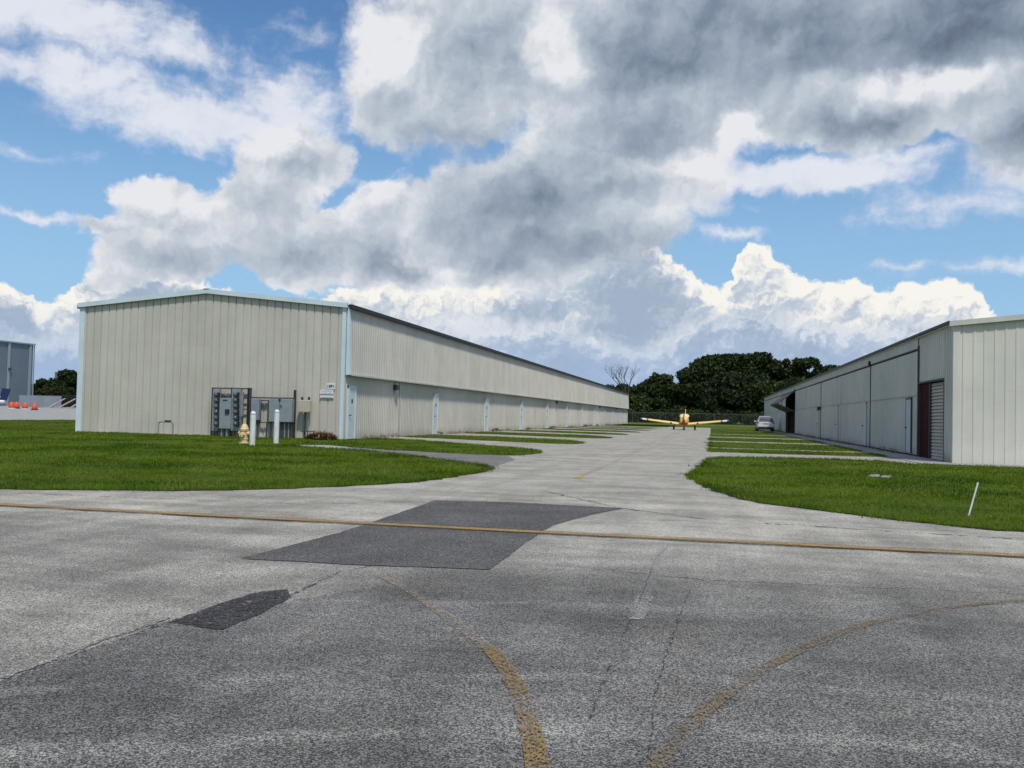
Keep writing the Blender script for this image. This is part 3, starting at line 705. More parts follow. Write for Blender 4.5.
# fascia band along the top of the whole side
FZ = 3.98
ribbed(MB(), 1, XR-.03, OP1+.05, RY1, FZ, RE, -1, .305, .015, .05).build('fascia', M_sideR, HR, fix=False)
MB().box(XR-.02, XR+.05, OP1+.06, RY1, FZ-.05, FZ-.005).build('header_gap', M_rust, HR)
edges = [36.3, 46.7, 57.0, 67.0, 77.3, 87.2]
def bigdoor(a, b, i):
    d = ribbed(MB(), 1, XR, a+.05, b-.05, .06, FZ-.09, -1, .305, .012, .04).build('hangar_door', M_sideR, HR, fix=False)
    MB().box(XR-.035, XR-.012, a+.05, b-.05, 2.235, 2.258).build('fold_hinge', M_steel, d)
    MB().box(XR-.03, XR+.01, a-.04, a+.05, .03, FZ-.06).build('edge_post', M_rust if i in (0, 1, 3, 5) else M_trimR, d)
    yc = a+1.5
    if i in (0, 1, 2, 3):
        q = MB().box(XR-.05, XR-.02, yc-.42, yc+.42, .12, 2.12).build('personnel_door', M_doorR if i in (0,1) else M_sideR, d)
        # the frame reads as the door's dark outline
        MB().box(XR-.055, XR-.01, yc-.5, yc-.42, .1, 2.18).box(XR-.055, XR-.01, yc+.42, yc+.5, .1, 2.18).box(XR-.057, XR-.01, yc-.5, yc+.5, 2.12, 2.2).build('door_frame', M_dsteel if i in (0,) else M_trimR, d)
        MB().tube((XR-.05, yc+.32, 1.05), (XR-.11, yc+.32, 1.05), .03).build('door_knob', M_dsteel, d)
for i in range(5): bigdoor(edges[i], edges[i+1], i)
wlight(HR, XR-.03, 67.3, 2.1, -1)
MB().box(XR-.12, XR-.03, 46.6, 46.8, FZ-.1, FZ+.15).build('hinge_arm', M_dark, HR); MB().box(XR-.12, XR-.03, 86.9, 87.1, FZ-.1, FZ+.1).build('hinge_arm', M_dark, HR)
# open bay with its folded door pushed out as a canopy
B0, B1 = 87.4, 97.5
MB().box(XR+.0, XR+.2, B0-.2, B0, 0, FZ).build('bay_post', M_int2, HR); MB().box(XR+.0, XR+.2, B1, B1+.2, 0, FZ).build('bay_post', M_int2, HR)
mb = MB(); mb.box(XR+7, XR+7.1, B0-.3, B1+.3, 0, FZ); mb.box(XR+.2, XR+7, B0-.4, B0-.3, 0, FZ); mb.box(XR+.2, XR+7, B1+.3, B1+.4, 0, FZ); mb.box(XR+.2, XR+7, B0-.3, B1+.3, -.02, .01)
mb.build('bay_inside', M_int2, HR)
fd = MB().hexa([(XR-1.5, B0+.1, 2.72), (XR-.02, B0+.1, 3.85), (XR-.02, B1+.6, 3.85), (XR-1.5, B1+.6, 2.72), (XR-1.55, B0+.1, 2.82), (XR-.02, B0+.1, 3.97), (XR-.02, B1+.6, 3.97), (XR-1.55, B1+.6, 2.82)]).build('folded_door', M_rust, HR)
MB().hexa([(XR-1.5, B0+.1, 2.70), (XR-.05, B0+.1, 2.05), (XR-.05, B1+.6, 2.05), (XR-1.5, B1+.6, 2.70), (XR-1.5, B0+.1, 2.80), (XR-.05, B0+.1, 2.15), (XR-.05, B1+.6, 2.15), (XR-1.5, B1+.6, 2.80)]).build('lower_leaf', M_rust, fd)
for i in range(4):
    a, b = 97.7+9.8*i, 97.7+9.8*(i+1)
    if b > RY1: b = RY1
    d = ribbed(MB(), 1, XR, a+.04, b-.04, .06, FZ-.09, -1, .305, .012, .04).build('hangar_door', M_sideR, HR, fix=False)
    MB().box(XR-.035, XR-.012, a+.05, b-.05, 2.22, 2.27).build('fold_hinge', M_trimR, d)
    MB().box(XR-.025, XR+.01, a-.04, a+.05, .03, FZ-.06).build('edge_post', M_trimR, d)
MB().tube((XR-.04, 100., 3.6), (XR-1.2, 97.6, 2.9), .03).tube((XR-.04, 108, 2.2), (XR-.1, 99.5, 3.7), .03).build('door_strut', M_rust, HR)
mb = MB()
for s in (-1, 1):
    xe = XRM+s*(XRM-XR+.16); ze = rz(xe)
    mb.face([(XRM, RY0-.12, RR+.09), (xe, RY0-.12, ze+.09), (xe, RY1+.1, ze+.09), (XRM, RY1+.1, RR+.09)])
    mb.face([(XRM, RY0-.12, RR+.03), (xe, RY0-.12, ze+.03), (xe, RY1+.1, ze+.03), (XRM, RY1+.1, RR+.03)])
mb.build('roof', M_roof, HR)
mb = MB()
for s in (-1, 1):
    xe = XRM+s*(XRM-XR+.17); ze = rz(xe)
    mb.hexa([(XRM, RY0-.15, RR-.06), (xe, RY0-.15, ze-.06), (xe, RY0-.04, ze-.06), (XRM, RY0-.04, RR-.06), (XRM, RY0-.15, RR+.10), (xe, RY0-.15, ze+.10), (xe, RY0-.04, ze+.10), (XRM, RY0-.04, RR+.10)])
mb.build('rake_trim', M_trimR, HR)
mb = MB(); mb.box(XR-.19, XR-.12, RY0-.04, RY1, RE+.005, RE+.10); mb.build('roof_edge', M_dark, HR)
mb = MB(); mb.box(XR-.12, XR-.03, RY0-.04, RY1, RE-.02, RE+.07); mb.build('eave_trim', M_trimR, HR)

# ------------------------------------------------------------------ equipment on the left gable
def gx(px, py, Y=35.03): return onY(px, py, Y)
def gbox(mb, x0, y0, x1, y1, ya, yb, Y=34.9):
    (a, zt), (b, _) = gx(x0, y0, Y-yb), gx(x1, y0, Y-yb); _, zb = gx((x0+x1)/2, y1, Y-yb)
    return mb.box(a, b, Y-yb, Y-ya, max(zb, 0.0), zt)
WY_ = 34.9
MBk = thing('meter_bank', 'grey electric meter rack with two columns of round meters beside a tall cabinet', 'electric meters', (gx(231, 430)[0], WY_, 0))
mb = MB(); gbox(mb, 212, 387.4, 251, 389, 0, .08); gbox(mb, 231, 387.4, 232, 437, 0, .06); gbox(mb, 211.8, 387.4, 213, 437, 0, .07)
gbox(mb, 219, 395.5, 232, 396.8, 0, .06); mb.build('frame', M_dsteel, MBk)
gbox(MB(), 247.6, 387.8, 248.9, 437.5, .0, .09).build('post', M_black_m, MBk); gbox(MB(), 249.6, 387.8, 250.9, 437.5, .0, .09).build('post', M_dsteel, MBk)
gbox(MB(), 242, 397.5, 248, 398.4, 0, .05).build('cross_rail', M_dsteel, MBk); gbox(MB(), 242, 408.6, 251, 409.8, .0, .05).build('cross_rail', M_dsteel, MBk)
for (xa, xb, xm) in ((212.9, 219.3, 216.6), (232, 240.6, 236)):
    c = bevel(gbox(MB(), xa, 388.9, xb, 430.8, .02, .20).build('meter_column', M_grey, MBk), .01)
    for k in range(6):
        yy = 394.6+5.85*k; (mx, mz) = gx(xm-.4, yy, WY_-.25)
        me_ = MB().tube((mx, WY_-.20, mz), (mx, WY_-.24, mz), .105, .105, 16).build('meter', M_steel, MBk)
        MB().lathe([(.092, 0), (.09, -.07), (.06, -.11), (.001, -.12)], (mx, WY_-.241, mz), 'Y', 16).build('glass_dome', M_dome, me_, True)
        MB().box(mx+.07, mx+.15, WY_-.30, WY_-.20, mz-.11, mz+.09).build('breaker', M_black_m, me_)
gbox(MB(), 241, 392, 243, 416.5, .02, .12).build('side_gutter', M_grey, MBk)
cb = bevel(gbox(MB(), 219.6, 398, 231.2, 428.8, .02, .28).build('cabinet', M_grey, MBk), .015)
gbox(MB(), 224.9, 409.2, 228.9, 413.6, .28, .33).build('handle', M_black_m, cb); gbox(MB(), 223, 399.6, 227.2, 401, .28, .285).build('name_plate', M_ink, cb)
for px in (221.9, 226.9):
    (a, z) = gx(px, 428.8, WY_-.15); MB().tube((a, WY_-.15, 0), (a, WY_-.15, z), .045).build('conduit', M_steel, MBk)
for px in (214.5, 217.3, 235, 238.2, 244.5):
    (a, z) = gx(px, 430.8, WY_-.1); MB().tube((a, WY_-.1, 0), (a, WY_-.1, z), .03).build('conduit', M_dsteel, MBk)
(a, z) = gx(210, 387.8, WY_); MB().tube((a, WY_-.04, 0), (a, WY_-.04, z-.5), .018).build('conduit', M_beige, MBk)
C2 = thing('switch_cabinet', 'wide grey double door electrical cabinet on a steel rail behind the right bollard', 'electrical cabinet', (gx(280, 430)[0], WY_, 0))
gbox(gbox(MB(), 251.3, 396.9, 294, 398.6, 0, .09), 259, 421.8, 293.8, 423.2, 0, .09).build('rail', M_dsteel, C2)
gbox(MB(), 293.8, 390, 295.2, 440, .0, .12).build('post', M_black_m, C2)
cc = bevel(gbox(MB(), 269, 398.8, 292.2, 422, .09, .34).build('cabinet', M_grey, C2), .015)
gbox(MB(), 279.3, 399, 279.7, 421.8, .34, .345).build('door_gap', M_dsteel, cc); gbox(MB(), 278.6, 398.9, 280.4, 400.6, .34, .37).build('latch', M_black_m, cc); gbox(MB(), 280.4, 405, 281.2, 407.5, .34, .37).build('handle', M_black_m, cc)
bevel(gbox(MB(), 251.2, 398.9, 259.2, 420, .09, .26).build('small_cabinet', M_grey2, C2), .01)
gbox(gbox(gbox(MB(), 260.0, 399.9, 268.6, 401, .02, .08), 260.0, 401, 260.9, 421.8, .02, .08), 267.8, 401, 268.6, 421.8, .02, .08).build('open_frame', M_dsteel, C2)
gbox(MB(), 256.3, 420.2, 258.9, 424.5, .09, .2).build('pull_box', M_black_m, C2)
for px, mm in ((271, M_dsteel), (274, M_steel), (281, M_dsteel), (282.8, M_dsteel), (285, M_steel), (286.8, M_dsteel), (288.8, M_steel), (290.4, M_dsteel), (258, M_dsteel), (266.8, M_dsteel)):
    (a, z) = gx(px, 422.8, WY_-.14); MB().tube((a, WY_-.14, 0), (a, WY_-.14, z), .028).build('conduit', mm, C2)
C3 = thing('terminal_box', 'small beige utility box on a thin dark post with a crossbar left of the signs', 'utility box', (gx(305.5, 430)[0], WY_, 0))
bx = bevel(gbox(MB(), 298, 400, 309.8, 412.2, .12, .30).build('box', M_beige, C3), .02)
for px in (302.2, 309):
    (a, z) = gx(px, 400, WY_-.2); MB().lathe([(.035, 0), (.05, .04), (.05, .09), (.03, .13)], (a, WY_-.2, z), n=10).build('cap', M_black_m, bx)
(a, z) = gx(305.3, 412, WY_-.1); MB().box(a-.03, a+.03, WY_-.13, WY_-.07, 0, z).build('post', M_dsteel, C3)
(a, z) = gx(308.4, 412, WY_-.1); MB().tube((a, WY_-.09, 0), (a, WY_-.09, z), .02).build('conduit', M_steel, C3)
gbox(MB(), 300, 430.6, 314.3, 431.7, .14, .2).build('crossbar', M_dsteel, C3)

def text(s, size, x, y, z, M, parent, name='lettering', depth=.003):
    cu = bpy.data.curves.new(name, 'FONT'); cu.body = s; cu.size = size; cu.extrude = depth; cu.align_x = 'CENTER'; cu.align_y = 'CENTER'; cu.offset = size*.02
    o = bpy.data.objects.new(name, cu); col.objects.link(o); bpy.context.view_layer.update()
    me = bpy.data.meshes.new_from_object(o.evaluated_get(bpy.context.evaluated_depsgraph_get())); bpy.data.objects.remove(o)
    n = bpy.data.objects.new(name, me); me.materials.clear(); me.materials.append(M); col.objects.link(n)
    me.transform(Matrix.Translation((x, y, z)) @ Matrix.Rotation(R(90), 4, 'X'))
    if parent is not None: n.parent = parent; n.matrix_parent_inverse = Matrix.Translation(-Vector(parent.location))
    return n
(a, zt), (b, zb) = gx(326.6, 383.3, 34.97), gx(335.0, 389.5, 34.97)
s1 = thing('number_sign', 'small white rounded sign reading 1891 at the building corner', 'sign', ((a+b)/2, 34.97, 0))
pl = MB().box(a, b, 34.96, 34.985, zb, zt).build('plate', M_sign, s1); bevel(pl, .03, 3)
text('1891', .17, (a+b)/2+.005, 34.955, (zb+zt)/2, M_ink, s1)
(a, zt), (b, zb) = gx(320, 389.6, 34.97), gx(333.4, 394.4, 34.97)
s2 = thing('notice_sign', 'white notice board with faded lettering just below the number sign', 'sign', ((a+b)/2, 34.97, 0))
MB().box(a, b, 34.965, 34.985, zb, zt).build('plate', M_sign, s2)
mb = MB()
for k in range(2):
    for q in range(5):
        x0 = a+.05+q*(b-a-.08)/5; mb.box(x0, x0+random.uniform(.06, .1), 34.961, 34.966, zt-.07-k*.085, zt-.035-k*.085)
mb.build('faded_lettering', M_fink, s2)
(a, zt), (b, zb) = gx(320, 395.2, 34.97), gx(333.4, 398.2, 34.97)
s3 = thing('notice_sign', 'narrow white strip sign with faded lettering, lowest of the three corner signs', 'sign', ((a+b)/2, 34.97, 0))
MB().box(a, b, 34.965, 34.985, zb, zt).build('plate', M_sign, s3)
mb = MB()
for q in range(6):
    x0 = a+.05+q*(b-a-.08)/6; mb.box(x0, x0+.07, 34.961, 34.966, zt-.10, zt-.06)
mb.build('faded_lettering', M_fink, s3)

# hydrant
hx, hy = G(244, 444.2)
HY = thing('fire_hydrant', 'cream yellow fire hydrant on the grass left of the two white bollards', 'fire hydrant', (hx, hy, LAWN))
z0 = LAWN
MB().lathe([(.15, 0), (.17, .01), (.17, .045), (.13, .05)], (hx, hy, z0), n=20).build('base_flange', M_hyd, HY)
MB().lathe([(.112, .05), (.112, .14), (.128, .145), (.128, .175), (.112, .18), (.112, .40), (.13, .41), (.145, .43), (.145, .455), (.12, .46)], (hx, hy, z0), n=20).build('barrel', M_hyd, HY, False)
bn_ = MB().lathe([(.15, .46), (.15, .49), (.128, .50), (.115, .56), (.08, .625), (.045, .655), (.04, .66)], (hx, hy, z0), n=20).build('bonnet', M_hyd, HY, True)
MB().lathe([(.032, .66), (.032, .71), (.02, .715)], (hx, hy, z0), n=5).build('operating_nut', M_hyd, bn_)
for s in (-1, 1):
    q = MB().tube((hx+s*.10, hy, z0+.35), (hx+s*.165, hy, z0+.35), .06, .055, 14).build('side_outlet', M_hyd, HY)
    MB().tube((hx+s*.165, hy, z0+.35), (hx+s*.20, hy, z0+.35), .068, .06, 8).tube((hx+s*.20, hy, z0+.35), (hx+s*.225, hy, z0+.35), .022, .02, 5).build('outlet_cap', M_hyd, q)
q = MB().tube((hx, hy-.10, z0+.30), (hx, hy-.17, z0+.30), .08, .075, 16).build('pumper_outlet', M_hyd, HY)
MB().tube((hx, hy-.17, z0+.30), (hx, hy-.21, z0+.30), .09, .08, 8).tube((hx, hy-.21, z0+.30), (hx, hy-.24, z0+.30), .025, .022, 5).build('outlet_cap', M_hyd, q)
for px, py, top, lb in ((252.2, 446, 411, 'white round topped bollard standing directly beside the hydrant'), (276, 443.8, 409.4, 'white round topped bollard farther right in front of the grey cabinet')):
    x, y = G(px, py); _, zt = onY(px, top, y); r = .088
    o = thing('bollard', lb, 'bollard', (x, y, LAWN), 'bollards guarding the electric gear')
    MB().lathe([(r, 0), (r, zt-.11)], (x, y, 0), n=40).build('post', M_white, o)
    MB().lathe([(r*1.0, zt-.11), (r*.96, zt-.07), (r*.78, zt-.03), (r*.45, zt-.006), (.004, zt)], (x, y, 0), n=20).build('domed_cap', M_white, o, True)
# pipe hoop
ha, _ = gx(158.3, 430, 34.5); hb, _ = gx(172.8, 430, 34.5); _, hzz = gx(165, 421.8, 34.5)
mb = MB(); pts = [(ha, 34.5, 0), (ha, 34.5, hzz-.08), (ha+.06, 34.5, hzz), (hb-.06, 34.5, hzz), (hb, 34.5, hzz-.08), (hb, 34.5, 0)]
for p, q in zip(pts[:-1], pts[1:]): mb.tube(p, q, .03, n=8)
hp = mb.build('pipe_hoop', M_steel); tag(hp, 'low grey pipe hoop standing against the beige gable wall', 'pipe')
mb = MB(); mb.box(ha+.3, hb-.1, 34.46, 34.54, hzz-.02, hzz+.07); v_ = mb.build('valve', M_dsteel, hp)
# stake
sx, sy = G(968.3, 517); (tx, tz) = onY(978, 482.4, sy+.05)
mb = MB(); mb.tube((sx, sy, 0), (tx, sy+.05, tz), .011, .011, 8); st_ = mb.build('marker_stake', M_white); tag(st_, 'thin white marker stake leaning to the right in the right lawn', 'stake')
# concrete covers in the right lawn
for pts, lb in (([(867, 477.3), (872, 475.3), (880, 475.5), (879, 477.8)], 'left piece of broken pale concrete flush in the right lawn'), ([(880, 478), (883, 476.3), (891, 476.9), (889, 478.8)], 'right piece of broken pale concrete flush in the right lawn')):
    q = [G(*p) for p in pts]; mb = MB(); mb.loft([[(x, y, .01) for x, y in q], [(x, y, LAWN+.012) for x, y in q]]); o = mb.build('concrete_slab', M_conc); tag(o, lb, 'slab')

# ------------------------------------------------------------------ foliage helpers
def leafmat(name, c1, c2, tr_=.2):
    def f(nt, b, P):
        r = nt.add('ShaderNodeAttribute', attribute_name='rnd').outputs['Fac']
        n = nt.noise(P, .35, 3)
        c = nt.mix(nt.ss(nt.m('ADD', nt.m('MULTIPLY', r, .5), nt.m('MULTIPLY', n, .6)), .25, .85), c1, c2)
        nt.put(b.inputs['Base Color'], c); b.inputs['Roughness'].default_value = .6; b.inputs['Specular IOR Level'].default_value = .25
        t = nt.add('ShaderNodeBsdfTranslucent'); nt.put(t.inputs[0], nt.v('MULTIPLY', c, (1.1, 1.2, .6))); mx = nt.add('ShaderNodeMixShader'); mx.inputs[0].default_value = tr_
        o = [q for q in nt.n if q.type == 'OUTPUT_MATERIAL'][0]
        nt.l.new(b.outputs[0], mx.inputs[1]); nt.l.new(t.outputs[0], mx.inputs[2]); nt.l.new(mx.outputs[0], o.inputs[0])
    return mat(name, f)
M_leaf = [leafmat('dark_leaves', (.010, .022, .005), (.045, .072, .014)), leafmat('mid_leaves', (.014, .028, .006), (.055, .085, .017)), leafmat('olive_leaves', (.014, .024, .007), (.04, .058, .015))]
M_bark = mat('bark', color=(.10, .085, .07), rough=.9, vary=.3, vscale=2.)
M_bare = mat('grey_bare_wood', color=(.07, .06, .055), rough=.9, vary=.3, vscale=2.)
def leaves(centres, n_per, size, flat=.75):
    Vs = []; Rs = []
    for (cx, cy, cz, r) in centres:
        n = int(n_per*(r**2)); d = rng.normal(size=(n, 3)); d /= np.linalg.norm(d, axis=1)[:, None]
        rad = r*(rng.uniform(0, 1, n)**.35)*(1+.18*np.sin(d[:, 0]*7+cx)*np.cos(d[:, 2]*6+cz)); p = d*rad[:, None]; p[:, 2] *= flat; p += np.array([cx, cy, cz])
        a = rng.normal(size=(n, 3)); a /= np.linalg.norm(a, axis=1)[:, None]; b = np.cross(a, rng.normal(size=(n, 3))); b /= np.linalg.norm(b, axis=1)[:, None]
        s = size*rng.uniform(.5, 1.3, n)[:, None]
        Vs.append(np.stack([p-a*s*.5-b*s*.25, p+a*s*.6, p+b*s*.5-a*s*.1], 1).reshape(-1, 3)); Rs.append(np.repeat(rng.uniform(0, 1, n), 3))
    return np.concatenate(Vs), np.concatenate(Rs)
def tree(x, y, h, w, label, group, kind=0, lobes=16, low=.25, size=.55, dens_=90, name='tree'):
    o = thing(name, label, 'tree', (x, y, 0), group)
    mb = MB(); tr = .018*h+.08; top = Vector((x+random.uniform(-.5, .5), y, h*.62))
    mb.tube((x, y, -.1), (x+random.uniform(-.2, .2), y, h*.3), tr*1.3, tr, 8); mb.tube((x, y, h*.28), top, tr, tr*.4, 8)
    cs = []
    for i in range(lobes):
        t = random.random(); zz = h*(low+(1-low)*random.random()**.8); env = math.sqrt(max(.03, 1-((zz/h-.38)/.62)**2)); an = random.uniform(0, 6.28)
        rr = w/2*env*math.sqrt(random.random())*.9; r = random.uniform(.11, .2)*w*(.75+.4*env)
        c = (x+rr*math.cos(an)*1.0, y+rr*math.sin(an)*.7, min(zz, h-r*.95), r); cs.append(c)
        if i % 2 == 0: mb.tube((x, y, h*random.uniform(.25, .5)), (c[0], c[1], c[2]), tr*.35, tr*.1, 5)
    for _ in range(lobes):       # small outlying sprays that break the outline
        c = random.choice(cs); an = random.uniform(0, 6.28); e = random.uniform(-.1, 1.2)
        cs.append((c[0]+c[3]*math.cos(an)*math.cos(e), c[1]+c[3]*math.sin(an)*.6, c[2]+c[3]*.75*math.sin(e), c[3]*random.uniform(.25, .42)))
    mb.build('trunk', M_bark, o)
    V, Rn = leaves(cs, dens_, size); tri_mesh('crown', V, Rn, M_leaf[kind], o)
    return o
# trees behind the far fence: (pixel x, top pixel y, width px, kind, distance)
def ft(px, top, wpx, Y, kind, label, **k):
    x, z = onY(px, top, Y); s = Y/925
    return tree(x, Y, z, wpx*s*1.2, label, 'trees beyond the far fence', kind, **k)
FT = [(748,351,74,236,0,'tallest dark tree above the white car, with a rounded crown'),
      (722,353,56,240,1,'tall dark tree just left of the tallest one'),
      (697,366,44,235,0,'dark tree behind the aeroplane tail fin, stepping up to the right'),
      (661,373,34,228,1,'flat topped small tree between the bare tree and the dark mass'),
      (779,366,38,242,1,'dark tree just left of the right hangar roof'),
      (807,357,40,238,0,'dark crown rising highest over the right hangar roof'),
      (828,364,36,246,0,'rightmost dark tree, mostly hidden behind the right hangar roof'),
      (645,383,30,238,2,'low olive tree right of the bare tree'),
      (622,383,34,244,0,'low dark tree behind the end of the left hangar'),
      (733,372,50,228,2,'olive tree in front of the tallest dark tree'),
      (768,380,44,228,1,'lower bushy tree in front, left of the white car'),
      (704,382,44,226,2,'low bushy tree just right of the aeroplane'),
      (677,383,42,226,0,'low dark bushy tree just left of the aeroplane'),
      (793,378,40,230,0,'low dark tree beside the end wall of the right hangar'),
      (641,394,40,226,1,'lowest bushy tree at the left end of the far fence')]
for px, tp, w, Y, k, lb in FT:
    ft(px, tp, w, Y, k, lb, lobes=34, low=.1, size=.8, dens_=80)
def bare(x, y, h):
    mb = MB()
    def br(p, d, l, r, lv):
        q = p+d*l; mb.tube(p, q, r, r*.68, 6 if lv < 2 else 4, False)
        if lv >= 7: return
        for _ in range(3 if lv < 3 else 2):
            nd = (d+Vector((random.uniform(-.6, .6), random.uniform(-.6, .6), random.uniform(-.1, .5)))).normalized()
            br(q, nd, l*random.uniform(.52, .74), r*.6, lv+1)
    br(Vector((x, y, 0)), Vector((.03, 0, 1)), h*.50, .30, 0); return mb
random.seed(21)
bxp, bz = onY(628, 366, 225)
o = bare(bxp, 225, bz*.78).build('bare_tree', M_bare, fix=False); tag(o, 'leafless grey tree standing up behind the far end of the left hangar', 'tree')
random.seed(5)
# undergrowth along the far fence
cs = []
for i in range(150):
    X_ = random.uniform(-24, 46); r = random.uniform(.9, 2.0); cs.append((X_, 221+random.uniform(-1.5, 5), random.uniform(.3, 2.6), r))
V, Rn = leaves(cs, 110, .45); o = tri_mesh('undergrowth', V, Rn, M_leaf[1]); tag(o, 'dense dark undergrowth along the far fence', 'undergrowth', kind='stuff')
cs = []
for i in range(150):
    X_ = random.uniform(-19, 70); cs.append((X_, 252+random.uniform(-2, 6), random.uniform(.5, 8.), random.uniform(2., 3.)))
V, Rn = leaves(cs, 34, 1.0); o = tri_mesh('far_wood', V, Rn, M_leaf[0]); tag(o, 'dark mass of wood behind the far trees', 'wood', kind='stuff')
# weeds and dirt at wall bases
M_weed = leafmat('dry_weeds', (.10, .08, .05), (.22, .17, .11), .1)
def weeds(name, lab, spots, M, size):
    V, Rn = leaves(spots, 900, size, .8); o = tri_mesh(name, V, Rn, M); return tag(o, lab, 'weeds', kind='stuff')
sp = []
for a, b in ((36.8, 41.5), (49.5, 55), (60, 66), (71.5, 76), (83, 88), (95, 99), (106, 110)):
    y = a
    while y < b: sp.append((XL+.14+random.uniform(0, .12), y, random.uniform(.02, .10), random.uniform(.07, .16))); y += .16
weeds('dry_weeds', 'brown dry weeds along the foot of the left hangar wall', sp, M_weed, .05)
sp = [(XL+.3+random.uniform(-.1, .3), random.choice([47.0, 59.6, 71, 82.7, 94.2, 105.6, 110, 117, 129])+random.uniform(-.5, .5), random.uniform(.05, .2), random.uniform(.06, .14)) for _ in range(40)]
weeds('green_weeds', 'green weeds along the foot of the left hangar wall', sp, M_leaf[2], .09)
sp = []
for a, b in ((38.8, 46), (49.5, 56.5), (59.8, 66), (69, 76), (79, 86), (99, 112)):
    y = a
    while y < b: sp.append((XR-.14-random.uniform(0, .15), y, random.uniform(.02, .10), random.uniform(.05, .16))); y += .26
weeds('dry_weeds', 'brown dry weeds along the foot of the right hangar doors', sp, M_weed, .05)
# dead brush pile
(a, _), (b, _) = gx(307, 438, 34.0), gx(333.6, 438, 34.0)
M_brush = leafmat('dead_palm_leaves', (.13, .07, .035), (.46, .31, .17), .1)
V_ = []; R_n = []
n = 2600; t = rng.uniform(-1, 1, n); cx = (a+b)/2; hwid = (b-a)/2
px_ = cx+t*hwid; hmax = .24*np.sqrt(np.clip(1-t**2*.96, 0, 1)); pz = hmax*rng.uniform(.0, 1.05, n); py_ = 34.1+rng.uniform(-.42, .42, n)*np.sqrt(np.clip(1-t**2, .05, 1))
d = np.stack([rng.normal(0, 1, n), rng.normal(0, .6, n), rng.normal(0, .5, n)], 1); d /= np.linalg.norm(d, axis=1)[:, None]
p = np.stack([px_, py_, pz+.02], 1); s = rng.uniform(.07, .26, n)[:, None]; u = np.cross(d, np.array([0, .3, 1.]))*.035
V_ = np.stack([p-u, p+u, p+d*s], 1).reshape(-1, 3)
V_[:, 2] = np.maximum(V_[:, 2], .01)
o = tri_mesh('brush_pile', V_, np.repeat(rng.uniform(0, 1, n), 3), M_brush); tag(o, 'low heap of brown dead palm leaves at the building corner', 'brush pile')

# ------------------------------------------------------------------ fences
def chain_mat():
    def f(nt, b, P):
        X, Y, Z = nt.xyz(P)
        b.inputs['Base Color'].default_value = (.07, .08, .08, 1)
        w = lambda s: nt.m('ABSOLUTE', nt.m('SUBTRACT', nt.m('FRACT', nt.m('MULTIPLY', s, 9.)), .5))
        g = nt.m('MINIMUM', w(nt.m('ADD', nt.m('ADD', X, Y), Z)), w(nt.m('SUBTRACT', nt.m('ADD', X, Y), Z)))
        nt.put(b.inputs['Alpha'], nt.ss(g, .05, .03)); b.inputs['Roughness'].default_value = .5
    return mat('chain_link', f)
M_chain = chain_mat()
def fence(name, label, A, B, h, step, Mp, panel=None, Mq=None):
    L_ = math.dist(A, B); n = max(1, round(L_/step)); o = thing(name, label, 'fence', ((A[0]+B[0])/2, (A[1]+B[1])/2, 0))
    for i in range(n+1):
        t = i/n; x, y = A[0]+(B[0]-A[0])*t, A[1]+(B[1]-A[1])*t
        MB().tube((x, y, 0), (x, y, h+.05), .04, n=6).build('post', Mp, o)
    MB().tube((A[0], A[1], h), (B[0], B[1], h), .03, n=5).build('top_rail', Mp, o)
    dx, dy = (B[0]-A[0])/L_, (B[1]-A[1])/L_; nx, ny = -dy*.03, dx*.03
    mb = MB(); mb.hexa([(A[0]-nx, A[1]-ny, .05), (B[0]-nx, B[1]-ny, .05), (B[0]+nx, B[1]+ny, .05), (A[0]+nx, A[1]+ny, .05), (A[0]-nx, A[1]-ny, h-.04), (B[0]-nx, B[1]-ny, h-.04), (B[0]+nx, B[1]+ny, h-.04), (A[0]+nx, A[1]+ny, h-.04)]) if panel else mb.face([(A[0], A[1], .03), (B[0], B[1], .03), (B[0], B[1], h-.03), (A[0], A[1], h-.03)])
    mb.build('screen' if panel else 'mesh', Mq or M_chain, o); return o
fence('chain_link_fence', 'long chain link fence crossing in front of the far trees', (-30, 214), (50, 219), 2.35, 6, mat('weathered_fence_post', color=(.12, .13, .13), rough=.6))
M_screen = mat('grey_screen', color=(.22, .26, .30), rough=.8, vary=.12, vscale=.5)
def far(px, Y_, z=0):   # a point on the ray column px at depth Y
    return onY(px, 405, Y_)[0]
fence('screened_fence', 'tall grey screened fence in front of the grey hangar', (far(19, 210), 210), (far(61, 212), 212), 3.1, 6.2, M_steel, True, M_screen)
fence('chain_link_fence', 'chain link fence between the grey screen and the left hangar', (far(61.5, 212), 212), (far(86, 214), 214), 3.3, 5, M_dsteel)
M_wood = mat('pale_concrete_prop', color=(.40, .36, .30), rough=.9, vary=.15)
for i, (x0, x1, lb) in enumerate(((50, 57, 'leftmost pale sloping prop against the grey screened fence'), (60, 67.5, 'middle pale sloping prop before the chain link fence'), (71.5, 77.5, 'pale sloping prop nearest the left hangar corner'))):
    Yp = 200; a = far(x0, Yp); b = far(x1, Yp)
    mb = MB(); mb.hexa([(a-.25, Yp-.2, .3), (a+.25, Yp-.2, .3), (a+.25, Yp+.2, .3), (a-.25, Yp+.2, .3), (b-.2, Yp+3-.2, 2.5), (b+.2, Yp+3-.2, 2.5), (b+.2, Yp+3+.2, 2.5), (b-.2, Yp+3+.2, 2.5)])
    o = thing('sloping_prop', lb, 'prop', (a, Yp, 0), 'props along the far left fence'); mb.build('beam', M_wood, o)
    MB().box(a-1.1, a+.6, Yp-.5, Yp+.5, 0, .35).build('footing', M_wood, o)
sheet('white_edge_strip', [(far(47, 165), 164.2), (far(95, 170), 168), (far(95, 170), 169.6), (far(47, 165), 165.8)], .03, M_conc, .03)
